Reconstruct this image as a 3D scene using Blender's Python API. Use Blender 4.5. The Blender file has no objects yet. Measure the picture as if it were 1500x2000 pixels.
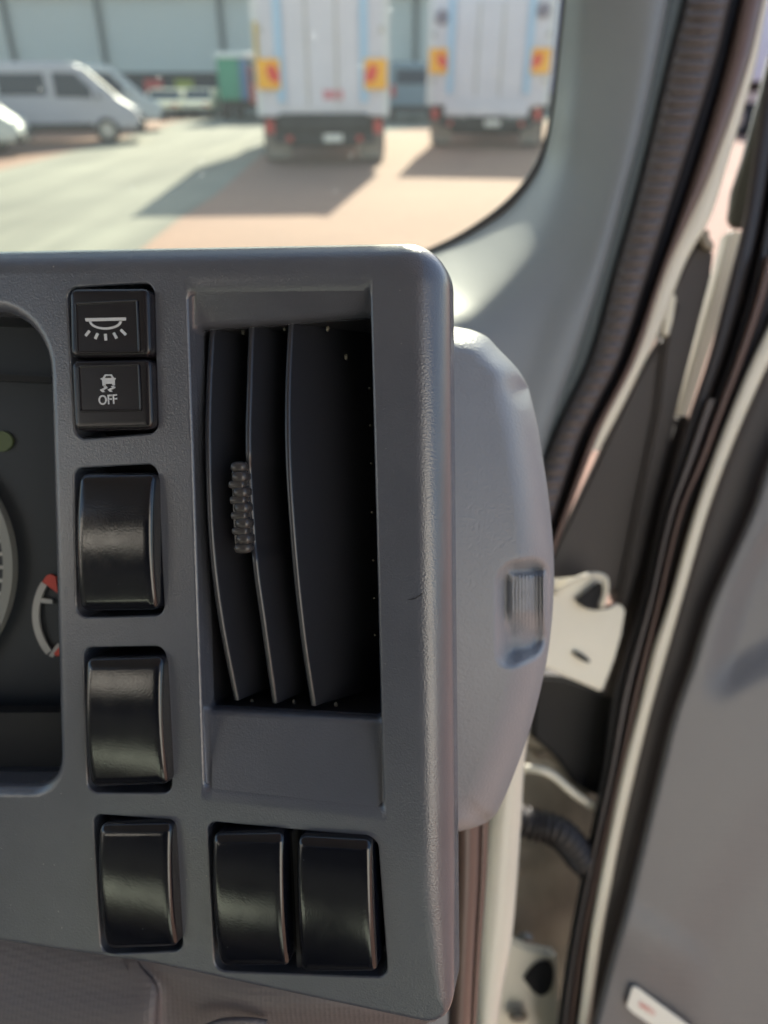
import bpy, bmesh, math, random
from mathutils import Vector, Matrix, geometry
R = math.radians
random.seed(7)
scene = bpy.context.scene
col = scene.collection

# ------------------------------------------------------------------ camera
PITCH = R(30.6); FPX = 1450.0; CAMZ = 1.72
CR = Vector((1, 0, 0)); CF = Vector((0, math.cos(PITCH), -math.sin(PITCH))); CU = Vector((0, math.sin(PITCH), math.cos(PITCH)))
CAM = Vector((0, 0, CAMZ))
cd = bpy.data.cameras.new('camera'); cam = bpy.data.objects.new('camera', cd); col.objects.link(cam)
cam.location = CAM; cam.rotation_euler = (R(90) - PITCH, 0, 0)
cd.sensor_fit = 'VERTICAL'; cd.sensor_height = 36; cd.lens = FPX / 2000 * 36
cd.clip_start = 0.01; cd.clip_end = 500
cd.dof.use_dof = True; cd.dof.focus_distance = 0.214; cd.dof.aperture_fstop = 8.6; cd.dof.aperture_blades = 0
scene.camera = cam

# ------------------------------------------------------------------ world, sun, exposure
SUN_AZ = math.atan2(0.13, 1.0); SUN_EL = R(27)
w = bpy.data.worlds.new('World'); scene.world = w; w.use_nodes = True
nt = w.node_tree; bg = nt.nodes['Background']; sky = nt.nodes.new('ShaderNodeTexSky')
sky.sky_type = 'NISHITA'; sky.sun_disc = False; sky.sun_elevation = SUN_EL; sky.sun_rotation = SUN_AZ
sky.dust_density = 1.0; sky.air_density = 1.0
nt.links.new(sky.outputs[0], bg.inputs[0]); bg.inputs[1].default_value = 0.11
ld = bpy.data.lights.new('sun', 'SUN'); ld.energy = 4.0; ld.angle = R(0.5); ld.color = (1, .94, .84)
sun = bpy.data.objects.new('sun', ld); col.objects.link(sun)
sdir = Vector((math.sin(SUN_AZ) * math.cos(SUN_EL), math.cos(SUN_AZ) * math.cos(SUN_EL), math.sin(SUN_EL)))
sun.rotation_euler = sdir.to_track_quat('Z', 'Y').to_euler(); sun.location = (0, 5, 8)
vs = scene.view_settings; vs.view_transform = 'Standard'; vs.look = 'None'; vs.gamma = 1; vs.use_curve_mapping = False
vs.exposure = 1.42
scene.cycles.max_bounces = 8; scene.cycles.diffuse_bounces = 5; scene.cycles.transparent_max_bounces = 12

# ------------------------------------------------------------------ placing helpers
def PC(px, py, z):                       # photo pixel + depth along the lens axis -> world
    return CAM + CR * ((px - 750) / FPX * z) + CU * ((1000 - py) / FPX * z) + CF * z
def ray(px, py): return CR * ((px - 750) / FPX) + CU * ((1000 - py) / FPX) + CF
def PG(px, py, h=0.0):                   # point of the ground (or height h) seen at a pixel
    d = ray(px, py); return CAM + d * ((h - CAMZ) / d.z)
def PY(px, py, Y):
    d = ray(px, py); return CAM + d * (Y / d.y)
# dashboard face plane: local axes U (right), V (up), N (towards the driver)
Uc = Vector((.971, .008, -.239)); Nc = Vector((-.238, -.078, -.968)).normalized()
Vc = Nc.cross(Uc)                        # in (right, up, forward) coordinates
def c2w(c): return CR * c.x + CU * c.y + CF * c.z
U = c2w(Uc).normalized(); N = c2w(Nc); N = (N - U * N.dot(U)).normalized()
V = N.cross(U); V = V if V.z > 0 else -V
O = PC(600, 1100, 0.222)
def W(u, v, w=0.0): return O + U * u + V * v + N * w
def L(px, py, w=0.0):                    # pixel -> (u, v) on the plane at height w above the fascia
    d = ray(px, py); t = (O + N * w - CAM).dot(N) / d.dot(N); p = CAM + d * t - O
    return (p.dot(U), p.dot(V))

# ------------------------------------------------------------------ materials
def mat(name, colr, rough=.5, bump=None, bscale=1000, bdist=.0002, metal=0, spec=.5, var=0, vscale=5, coat=0, alpha=None, btype='noise', col2=None, rv=0, rvs=45):
    m = bpy.data.materials.new(name); m.use_nodes = True; t = m.node_tree; b = t.nodes['Principled BSDF']
    b.inputs['Base Color'].default_value = (*colr, 1); b.inputs['Roughness'].default_value = rough
    b.inputs['Metallic'].default_value = metal; b.inputs['Specular IOR Level'].default_value = spec
    b.inputs['Coat Weight'].default_value = coat
    tc = t.nodes.new('ShaderNodeTexCoord')
    if var:
        n = t.nodes.new('ShaderNodeTexNoise'); n.inputs['Scale'].default_value = vscale; n.inputs['Detail'].default_value = 6
        t.links.new(tc.outputs['Object'], n.inputs[0])
        r = t.nodes.new('ShaderNodeValToRGB'); r.color_ramp.elements[0].position = .3; r.color_ramp.elements[1].position = .7
        c2 = col2 or tuple(min(1, c * (1 + var)) for c in colr)
        r.color_ramp.elements[0].color = (*[c * (1 - var) for c in colr], 1); r.color_ramp.elements[1].color = (*c2, 1)
        t.links.new(n.outputs[0], r.inputs[0]); t.links.new(r.outputs[0], b.inputs['Base Color'])
    if rv:                               # smudges and wear: patchy sheen
        n = t.nodes.new('ShaderNodeTexNoise'); n.inputs['Scale'].default_value = rvs; n.inputs['Detail'].default_value = 7; n.inputs['Roughness'].default_value = .65
        t.links.new(tc.outputs['Object'], n.inputs[0]); mr = t.nodes.new('ShaderNodeMapRange'); mr.inputs[1].default_value = .35; mr.inputs[2].default_value = .68
        mr.inputs[3].default_value = rough; mr.inputs[4].default_value = rough + rv; t.links.new(n.outputs[0], mr.inputs[0]); t.links.new(mr.outputs[0], b.inputs['Roughness'])
    if bump:
        if btype == 'voronoi':
            n = t.nodes.new('ShaderNodeTexVoronoi'); n.feature = 'SMOOTH_F1'
            n.inputs['Scale'].default_value = bscale; out = n.outputs['Distance']
        elif btype == 'weave':
            n1 = t.nodes.new('ShaderNodeTexVoronoi'); n1.inputs['Scale'].default_value = bscale; n1.inputs['Randomness'].default_value = .15
            n = n1; out = n1.outputs['Distance']
        else:
            n = t.nodes.new('ShaderNodeTexNoise'); n.inputs['Scale'].default_value = bscale; n.inputs['Detail'].default_value = 3; out = n.outputs[0]
        t.links.new(tc.outputs['Object'], n.inputs[0])
        bp = t.nodes.new('ShaderNodeBump'); bp.inputs['Strength'].default_value = bump; bp.inputs['Distance'].default_value = bdist
        t.links.new(out, bp.inputs['Height']); t.links.new(bp.outputs[0], b.inputs['Normal'])
    return m
M = {}
M['fascia'] = mat('grained_grey_plastic', (.093, .101, .122), .18, .7, 1700, .00017, spec=1.0, rv=.08, var=.05, vscale=60)
M['gloss'] = mat('gloss_black_plastic', (.005, .006, .010), .12, .3, 1500, .00008, spec=.8, rv=.09, rvs=60)
M['key'] = mat('satin_black_plastic', (.014, .013, .016), .24, .12, 1500, .00008)
M['black'] = mat('black_plastic', (.018, .019, .024), .55, .4, 1500, .0001)
M['well'] = mat('well_black_plastic', (.006, .006, .007), .7)
M['vane'] = mat('matt_black_vane_plastic', (.024, .026, .033), .3, .5, 2000, .00015, spec=.9)
M['print'] = mat('printed_white_marking', (.62, .64, .66), .5)
M['housing'] = mat('grained_mid_grey_plastic', (.235, .248, .27), .40, .6, 900, .00035, var=.03, vscale=60)
M['lower'] = mat('cross_grained_warm_plastic', (.14, .125, .127), .5, .8, 600, .0003, btype='weave')
M['trim'] = mat('grey_pillar_plastic', (.195, .212, .222), .40, .5, 420, .0004, btype='weave')
M['ribbed'] = mat('ribbed_brown_black_rubber', (.098, .086, .085), .45, .5, 500, .0006, btype='weave')
M['rubber'] = mat('dark_rubber', (.032, .028, .028), .45)
M['rubber_brown'] = mat('brown_tinged_rubber', (.13, .085, .07), .36)  # brown rubber, its colour reddened for the sunlit ground it reflects
M['teal'] = mat('teal_grey_fabric_edge', (.09, .11, .115), .6, .6, 700, .0006)
M['body'] = mat('cream_white_body_paint', (.72, .68, .56), .35, coat=.2, var=.06, vscale=9)
M['doortrim'] = mat('warm_grey_door_plastic', (.138, .137, .142), .36, .8, 420, .0004, btype='weave')
M['doorblack'] = mat('black_door_plastic', (.058, .05, .046), .6, .3, 600, .0002)
M['dashtop'] = mat('dark_dash_top', (.05, .05, .055), .6, .5, 800, .0003)
M['liner'] = mat('light_grey_cab_lining', (.42, .42, .4), .8, var=.05)
M['lining_dark'] = mat('grey_rear_lining', (.022, .022, .024), .8)
M['seat'] = mat('pale_reflection_fabric', (.58, .62, .58), .9, .5, 300, .001)
M['steel'] = mat('dusty_steel', (.3, .28, .24), .5, metal=.6, var=.15, vscale=40)
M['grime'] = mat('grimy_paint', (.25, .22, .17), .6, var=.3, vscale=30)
M['holeshade'] = mat('painted_hole_shade', (.012, .012, .014), .8)  # near-black colour stands for the shade inside bracket and sill holes
M['sticker'] = mat('glossy_white_sticker', (.8, .78, .7), .3)
M['stickred'] = mat('red_sticker_print', (.62, .12, .09), .4)
M['stickdark'] = mat('dark_sticker_print', (.18, .2, .18), .4)
M['cluster'] = mat('dark_cluster_plastic', (.03, .034, .042), .5)
M['clusterface'] = mat('cluster_dial_face', (.030, .035, .042), .5, spec=.3)
M['dialgrey'] = mat('grey_dial_ring', (.2, .21, .2), .4)
M['dialwhite'] = mat('white_dial_marking', (.42, .42, .41), .5)
M['dialred'] = mat('red_dial_marking', (.55, .05, .03), .5)
M['lampgreen'] = mat('green_warning_lamp_window', (.075, .105, .03), .5)

# ------------------------------------------------------------------ object helpers
def link(o): col.objects.link(o); return o
def tag(o, label=None, cat=None, group=None, kind=None):
    if label: o['label'] = label
    if cat: o['category'] = cat
    if group: o['group'] = group
    if kind: o['kind'] = kind
    return o
WORLD = {}
def empty(name, loc, label=None, cat=None, group=None, rz=0):
    o = link(bpy.data.objects.new(name, None)); o.location = loc; o.rotation_euler.z = rz; o.empty_display_size = .05
    WORLD[o.name] = Vector(loc); return tag(o, label, cat, group)
def mesh_obj(name, verts, faces, m, parent=None, smooth=True, normals=None, label=None, local=False):
    """verts in world coordinates (or in the parent's, when local); origin goes to the middle of the mesh"""
    vs_ = [Vector(v) for v in verts]
    lo = Vector([min(v[i] for v in vs_) for i in range(3)]); hi = Vector([max(v[i] for v in vs_) for i in range(3)])
    c = (lo + hi) / 2
    me = bpy.data.meshes.new(name); me.from_pydata([v - c for v in vs_], [], faces)
    me.polygons.foreach_set('use_smooth', [smooth] * len(me.polygons))
    me.materials.append(m); me.update()
    if normals: me.normals_split_custom_set_from_vertices([Vector(n).normalized() for n in normals])
    o = link(bpy.data.objects.new(name, me))
    WORLD[o.name] = c
    if parent:
        o.parent = parent; o.location = c - (Vector((0, 0, 0)) if local else WORLD[parent.name])
        if local: WORLD[o.name] = c
    else: o.location = c
    if label: o['label'] = label
    return o
def from_bm(name, bm, m, parent=None, smooth=False, label=None, local=False):
    bm.normal_update(); bm.verts.index_update()
    v = [x.co.copy() for x in bm.verts]; f = [[y.index for y in x.verts] for x in bm.faces]; bm.free()
    return mesh_obj(name, v, f, m, parent, smooth, label=label, local=local)
def autosmooth(o, ang=40):
    bm = bmesh.new(); bm.from_mesh(o.data)
    for e in bm.edges:
        if len(e.link_faces) == 2 and e.calc_face_angle(0) > R(ang): e.smooth = False
    for f in bm.faces: f.smooth = True
    bm.to_mesh(o.data); bm.free(); return o
def thick(o, t, off=-1, bev=0):
    s = o.modifiers.new('thickness', 'SOLIDIFY'); s.thickness = t; s.offset = off
    if bev:
        b = o.modifiers.new('edge', 'BEVEL'); b.width = bev; b.segments = 2; b.limit_method = 'ANGLE'
    return o
def box_bm(bm, x0, x1, y0, y1, z0, z1, bev=0, seg=2):
    r = bmesh.ops.create_cube(bm, size=1)
    for v in r['verts']:
        v.co = Vector((x0 + (v.co.x + .5) * (x1 - x0), y0 + (v.co.y + .5) * (y1 - y0), z0 + (v.co.z + .5) * (z1 - z0)))
    if bev:
        es = list({e for v in r['verts'] for e in v.link_edges})
        bmesh.ops.bevel(bm, geom=es, offset=bev, segments=seg, affect='EDGES', clamp_overlap=True)
def box(name, x0, x1, y0, y1, z0, z1, m, parent=None, bev=0, local=True, label=None):
    bm = bmesh.new(); box_bm(bm, x0, x1, y0, y1, z0, z1, bev)
    return autosmooth(from_bm(name, bm, m, parent, label=label, local=local and parent is not None))
def prism(name, poly, axis, a0, a1, m, parent=None, bev=0, local=True, label=None):
    """poly in the two other axes, extruded along axis"""
    bm = bmesh.new(); vs_ = []
    for p in poly:
        c = [0, 0, 0]; o_ = [i for i in range(3) if i != axis]; c[o_[0]] = p[0]; c[o_[1]] = p[1]; c[axis] = a0
        vs_.append(bm.verts.new(c))
    f = bm.faces.new(vs_); e = bmesh.ops.extrude_face_region(bm, geom=[f]); d = [0, 0, 0]; d[axis] = a1 - a0
    bmesh.ops.translate(bm, verts=[g for g in e['geom'] if isinstance(g, bmesh.types.BMVert)], vec=d)
    bmesh.ops.recalc_face_normals(bm, faces=bm.faces)
    if bev: bmesh.ops.bevel(bm, geom=list(bm.edges), offset=bev, segments=3, affect='EDGES', clamp_overlap=True)
    return autosmooth(from_bm(name, bm, m, parent, label=label, local=local and parent is not None))
def cyl(name, c, r, h, axis, m, parent=None, n=24, local=True, bev=0, r2=None):
    bm = bmesh.new(); g = bmesh.ops.create_cone(bm, cap_ends=True, segments=n, radius1=r, radius2=r2 or r, depth=h)
    if axis == 0: bmesh.ops.rotate(bm, verts=bm.verts, matrix=Matrix.Rotation(R(90), 3, 'Y'))
    if axis == 1: bmesh.ops.rotate(bm, verts=bm.verts, matrix=Matrix.Rotation(R(90), 3, 'X'))
    bmesh.ops.translate(bm, verts=bm.verts, vec=c)
    if bev: bmesh.ops.bevel(bm, geom=[e for e in bm.edges if e.calc_face_angle(0) > R(50)], offset=bev, segments=2, affect='EDGES')
    return autosmooth(from_bm(name, bm, m, parent, local=local and parent is not None))

# rounded polygon in 2D -> list of points with outward directions
def rloop(pts, rad, seg=8, side=4):
    n = len(pts); rad = rad if isinstance(rad, (list, tuple)) else [rad] * n
    A = sum(pts[i][0] * pts[(i + 1) % n][1] - pts[(i + 1) % n][0] * pts[i][1] for i in range(n))
    if A < 0: pts = pts[::-1]; rad = list(rad)[::-1]
    P = [Vector(p) for p in pts]; ends = []
    for i in range(n):
        a, b, c = P[i - 1], P[i], P[(i + 1) % n]; d1 = (a - b).normalized(); d2 = (c - b).normalized()
        ang = d1.angle(d2); t = rad[i] / math.tan(ang / 2); cen = b + (d1 + d2).normalized() * (rad[i] / math.sin(ang / 2))
        s = b + d1 * t; e = b + d2 * t; arc = []
        convex = (b - a).cross(c - b) > 0 if False else ((b - a).x * (c - b).y - (b - a).y * (c - b).x) > 0
        a0 = math.atan2((s - cen).y, (s - cen).x); a1 = math.atan2((e - cen).y, (e - cen).x); da = (a1 - a0 + math.pi) % (2 * math.pi) - math.pi
        for k in range(seg + 1):
            q = a0 + da * k / seg; dv = Vector((math.cos(q), math.sin(q))); arc.append((cen + dv * rad[i], dv if convex else -dv))
        ends.append(arc)
    out = []
    for i in range(n):
        out += ends[i]; a, na = ends[i][-1]; b, nb = ends[(i + 1) % n][0]
        for k in range(1, side): out.append((a.lerp(b, k / side), na.lerp(nb, k / side).normalized()))
    return out
class Builder:
    """vertices in fascia (u, v, w) coordinates with their own normals"""
    def __init__(s): s.v = []; s.n = []; s.f = []
    def ring(s, loop, off, w, nc, no):
        i0 = len(s.v)
        for p, d in loop:
            o_ = off(p) if callable(off) else off; w_ = w(p) if callable(w) else w
            q = p + d * o_; s.v.append(W(q.x, q.y, w_)); s.n.append(N * nc + (U * d.x + V * d.y) * no)
        return i0
    def bridge(s, a, b, n, flip=False):
        for k in range(n):
            q = [a + k, a + (k + 1) % n, b + (k + 1) % n, b + k]; s.f.append(q[::-1] if flip else q)
    def face(s, outer, holes, w=0):
        loops = [[Vector((p.x, p.y, 0)) for p in outer]] + [[Vector((p.x, p.y, 0)) for p in h] for h in holes]
        tri = geometry.tessellate_polygon(loops); flat = [p for l in loops for p in l]; i0 = len(s.v)
        for p in flat: s.v.append(W(p.x, p.y, w)); s.n.append(N)
        for t in tri:
            a, b, c = [flat[i] for i in t]
            t = t if (b - a).cross(c - a).z > 0 else (t[0], t[2], t[1]); s.f.append([i0 + i for i in t])
    def obj(s, name, m, parent, label=None, custom=True):
        return mesh_obj(name, s.v, s.f, m, parent, True, s.n if custom else None, label=label)
def tube(name, pts, r, m, parent=None, n=10, label=None, closed=False, rfun=None):
    """pts world; swept round tube"""
    P = [Vector(p) for p in pts]; v = []; f = []; K = len(P); up = Vector((.3, .2, .9))
    for i in range(K):
        t = (P[min(i + 1, K - 1)] - P[max(i - 1, 0)]).normalized(); a = t.cross(up).normalized(); b = t.cross(a)
        rr = rfun(i / (K - 1)) * r if rfun else r
        for k in range(n): q = 2 * math.pi * k / n; v.append(P[i] + (a * math.cos(q) + b * math.sin(q)) * rr)
    for i in range(K - 1):
        for k in range(n): f.append([i * n + k, i * n + (k + 1) % n, (i + 1) * n + (k + 1) % n, (i + 1) * n + k])
    f.append(list(range(n))[::-1]); f.append([(K - 1) * n + k for k in range(n)])
    return mesh_obj(name, v, f, m, parent, label=label)
def cr(p, t):                            # Catmull-Rom through a list of tuples, t in 0..1
    n = len(p) - 1; x = min(max(t, 0), 1) * n; i = min(int(x), n - 1); q = x - i
    a, b, c, d = p[max(i - 1, 0)], p[i], p[i + 1], p[min(i + 2, n)]
    return tuple(.5 * (2 * b[k] + (c[k] - a[k]) * q + (2 * a[k] - 5 * b[k] + 4 * c[k] - d[k]) * q * q + (3 * b[k] - a[k] - 3 * c[k] + d[k]) * q ** 3) for k in range(len(b)))
def smooth_pts(p, n): return [cr(p, i / n) for i in range(n + 1)]
def patch(name, rows, nu, nv, m, parent=None, t=.003, fn=None, label=None):
    """rows of control points (px, py, depth) -> smooth surface with thickness"""
    v = []; f = []
    for i in range(nv + 1):
        row = [cr([r[k] for r in rows], i / nv) for k in range(len(rows[0]))]
        for j in range(nu + 1):
            p = cr(row, j / nu)
            if fn: p = fn(i / nv, j / nu, p)
            v.append(PC(*p[:3]))
    for i in range(nv):
        for j in range(nu):
            a = i * (nu + 1) + j; f.append([a, a + nu + 1, a + nu + 2, a + 1])
    o = mesh_obj(name, v, f, m, parent, label=label)
    if t: thick(o, t, -1)
    return o
def xat(path, y):                        # x of an edge path [(x, y)...] at image height y
    if y <= path[0][1]: a, b = path[0], path[1]
    elif y >= path[-1][1]: a, b = path[-2], path[-1]
    else:
        for i in range(len(path) - 1):
            if path[i][1] <= y <= path[i + 1][1]:
                a, b = path[i], path[i + 1]
                m0 = (path[i + 1][0] - path[max(i - 1, 0)][0]) / (path[i + 1][1] - path[max(i - 1, 0)][1])
                j = min(i + 2, len(path) - 1); m1 = (path[j][0] - path[i][0]) / (path[j][1] - path[i][1])
                h = b[1] - a[1]; s = (y - a[1]) / h
                return (2 * s**3 - 3 * s * s + 1) * a[0] + (s**3 - 2 * s * s + s) * h * m0 + (3 * s * s - 2 * s**3) * b[0] + (s**3 - s * s) * h * m1
    return a[0] + (b[0] - a[0]) * (y - a[1]) / (b[1] - a[1])
def band(name, A, B, z, bul, back, m, parent=None, n=60, k=10, y0=None, y1=None, rib=None, flat=2.0, label=None):
    """long moulding between two edge paths: bulged front, solid back"""
    y0 = A[0][1] if y0 is None else y0; y1 = A[-1][1] if y1 is None else y1; v = []; f = []; wd = k + 3
    for i in range(n + 1):
        y = y0 + (y1 - y0) * i / n; xa, xb = xat(A, y), xat(B, y); zz = z(y) if callable(z) else z
        for j in range(k + 1):
            s = j / k; h = (1 - abs(2 * s - 1) ** flat) ** (1 / flat) if flat else 0
            d = zz - bul * h - (rib(y, s) if rib else 0); v.append(PC(xa + (xb - xa) * s, y, d))
        v.append(PC(xb, y, zz + back)); v.append(PC(xa, y, zz + back))
    for i in range(n):
        for j in range(wd):
            a = i * wd + j; b = i * wd + (j + 1) % wd; f.append([a, a + wd, b + wd, b])
    f.append(list(range(wd))); f.append([n * wd + j for j in range(wd)][::-1])
    return autosmooth(mesh_obj(name, v, f, m, parent, label=label), 60)
def slab(name, poly, z, t, m, parent=None, bev=.001, label=None, sm=0):
    """outline in pixels at a depth (number or function of x, y), given real thickness away from the camera"""
    if sm: poly = smooth_pts(poly + [poly[0]], sm)[:-1]
    zf = z if callable(z) else (lambda x, y: z)
    bm = bmesh.new(); fr = [bm.verts.new(PC(x, y, zf(x, y))) for x, y in poly]; bk = []
    for x, y in poly:
        zz = zf(x, y); p = PC(x, y, zz); bk.append(bm.verts.new(p + CF * t))
    bm.faces.new(fr[::-1]); bm.faces.new(bk)
    n = len(fr)
    for i in range(n): bm.faces.new([fr[i], fr[(i + 1) % n], bk[(i + 1) % n], bk[i]])
    bmesh.ops.recalc_face_normals(bm, faces=bm.faces)
    if bev: bmesh.ops.bevel(bm, geom=[e for e in bm.edges if e.calc_face_angle(0) > R(50)], offset=bev, segments=3, affect='EDGES', clamp_overlap=True)
    return autosmooth(from_bm(name, bm, m, parent, label=label))

# ================================================================== THE YARD
def outdoor(name, c, **k): return mat(name, c, **k)
def pavers():
    m = bpy.data.materials.new('red_brick_pavers'); m.use_nodes = True; t = m.node_tree; b = t.nodes['Principled BSDF']
    tc = t.nodes.new('ShaderNodeTexCoord'); br = t.nodes.new('ShaderNodeTexBrick'); br.inputs['Scale'].default_value = 5
    br.inputs['Color1'].default_value = (.34, .185, .13, 1); br.inputs['Color2'].default_value = (.42, .235, .16, 1); br.inputs['Mortar'].default_value = (.30, .2, .14, 1)
    n = t.nodes.new('ShaderNodeTexNoise'); n.inputs['Scale'].default_value = .35; n.inputs['Detail'].default_value = 8
    mx = t.nodes.new('ShaderNodeMix'); mx.data_type = 'RGBA'; mx.blend_type = 'MULTIPLY'; mx.inputs[0].default_value = .5
    r = t.nodes.new('ShaderNodeValToRGB'); r.color_ramp.elements[0].color = (.7, .7, .7, 1); r.color_ramp.elements[0].position = .35; r.color_ramp.elements[1].position = .65
    t.links.new(tc.outputs['Object'], br.inputs[0]); t.links.new(tc.outputs['Object'], n.inputs[0]); t.links.new(n.outputs[0], r.inputs[0])
    t.links.new(br.outputs[0], mx.inputs[6]); t.links.new(r.outputs[0], mx.inputs[7]); t.links.new(mx.outputs[2], b.inputs['Base Color'])
    b.inputs['Roughness'].default_value = .9; return m
def sheet(name, pts, z, m):
    o = mesh_obj(name, [(p[0], p[1], z) for p in pts], [list(range(len(pts)))], m, smooth=False)
    return tag(o, kind='structure')
tag(sheet('ground', [(-150, -60), (150, -60), (150, 260), (-150, 260)], 0, pavers()),
    'pale red brick paved yard lit by low sun', 'ground')
road = [PG(285, 480), PG(345, 432), PG(420, 382), PG(470, 338), PG(515, 300)]
dd = road[0] - road[1]; road = [road[0] + dd * 12] + road
far = [Vector((-1.6, 24, 0)), Vector((3, 34, 0)), Vector((60, 46.5, 0)), Vector((-26, 46.5, 0))]
lft = [PG(440, 226), PG(345, 238), PG(285, 258), PG(150, 294), PG(0, 333)]
dl = lft[-1] - lft[-2]; lft.append(lft[-1] + dl * 12)
def concrete():
    m = mat('worn_green_grey_concrete', (.27, .262, .205), .9, var=.22, vscale=.35); t = m.node_tree; b = t.nodes['Principled BSDF']
    tc = t.nodes.new('ShaderNodeTexCoord'); mp = t.nodes.new('ShaderNodeMapping'); mp.inputs['Rotation'].default_value = (0, 0, R(-28)); mp.inputs['Scale'].default_value = (1.1, .07, 1)
    n = t.nodes.new('ShaderNodeTexNoise'); n.inputs['Scale'].default_value = 1.3; n.inputs['Detail'].default_value = 5; r_ = t.nodes.new('ShaderNodeValToRGB')
    r_.color_ramp.elements[0].position = .36; r_.color_ramp.elements[0].color = (.66, .67, .68, 1); r_.color_ramp.elements[1].position = .56
    mx = t.nodes.new('ShaderNodeMix'); mx.data_type = 'RGBA'; mx.blend_type = 'MULTIPLY'; mx.inputs[0].default_value = 1
    src = b.inputs['Base Color'].links[0].from_socket
    t.links.new(tc.outputs['Object'], mp.inputs[0]); t.links.new(mp.outputs[0], n.inputs[0]); t.links.new(n.outputs[0], r_.inputs[0]); t.links.new(src, mx.inputs[6]); t.links.new(r_.outputs[0], mx.inputs[7]); t.links.new(mx.outputs[2], b.inputs['Base Color']); return m
tag(sheet('road', road + far + lft, .004, concrete()),
    'wide pale green grey concrete driveway between the brick areas', 'road')

def warehouse():
    t = empty('warehouse', (0, 47, 0), 'huge pale grey clad warehouse with dark plinth and slim downpipes', 'building')
    m = bpy.data.materials.new('ribbed_blue_grey_cladding'); m.use_nodes = True; n = m.node_tree; b = n.nodes['Principled BSDF']
    b.inputs['Base Color'].default_value = (.72, .77, .78, 1); b.inputs['Roughness'].default_value = .5
    tc = n.nodes.new('ShaderNodeTexCoord'); wv = n.nodes.new('ShaderNodeTexWave'); wv.inputs['Scale'].default_value = 4; bp = n.nodes.new('ShaderNodeBump')
    bp.inputs['Distance'].default_value = .05; n.links.new(tc.outputs['Object'], wv.inputs[0]); n.links.new(wv.outputs[0], bp.inputs['Height']); n.links.new(bp.outputs[0], b.inputs['Normal'])
    box('wall', -45, 45, 0, 22, 1.75, 5.2, m, t)
    box('roof', -45.4, 45.4, -.4, 22.4, 5.2, 5.4, M['steel'], t, .04)
    box('plinth', -44.9, 44.9, .05, 21.9, 0, 1.75, mat('dark_plinth_brick', (.045, .05, .058), .9, var=.1, vscale=2), t)
    pm = mat('grey_downpipe', (.11, .13, .14), .6)
    for px, py in ((200, 75), (432, 50), (20, 75), (812, 60)):
        x = PY(px, py, 46.9).x; cyl('downpipe', (x, -.14, 3.5), .13, 3.4, 2, pm, t, 12)
    for px, c in ((300, (.5, .06, .06)), (360, (.3, .32, .05))):
        x = PY(px, 172, 46.9).x; z = PY(px, 172, 46.9).z
        prism('sign', [(x - .5, z - .42), (x + .5, z - .42), (x + .5, z + .42), (x - .5, z + .42)], 1, -.06, .04, mat('sign_paint', c, .6), t, .02)
    return t
warehouse()

PAINT = {}
def paint(n, c, **k):
    if n not in PAINT: PAINT[n] = mat(n, c, .5, spec=.35, **k)
    return PAINT[n]
tyre = mat('tyre_rubber', (.03, .03, .032), .85); glassdark = mat('dark_vehicle_glass', (.02, .04, .07), .3, spec=.25); rim = mat('wheel_steel', (.4, .4, .4), .4, metal=.5)
redlens = mat('red_lamp_lens', (.45, .03, .03), .3); yel = mat('yellow_hazard_plate', (.95, .46, .005), .5); redc = mat('red_hazard_plate', (.75, .04, .02), .5)
chas = mat('dark_chassis', (.03, .032, .035), .8, var=.3, vscale=3); ltblue = mat('pale_blue_rail', (.42, .62, .82), .5); mud = mat('dusty_mudflap', (.25, .23, .21), .9)
plate = mat('white_number_plate', (.75, .75, .72), .5); chrome = mat('polished_metal', (.8, .8, .8), .1, metal=1)
def wheel(t, x, y, r, wd):
    w_ = cyl('wheel', (x, y, r), r, wd, 0, tyre, t, 28, bev=.03); cyl_ = cyl('rim', (x + (wd / 2 if x > 0 else -wd / 2) * .9, y, r), r * .55, .08, 0, rim, t, 20, bev=.01)
    cyl_.parent = w_; cyl_.location = cyl_.location - w_.location; return w_
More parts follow.
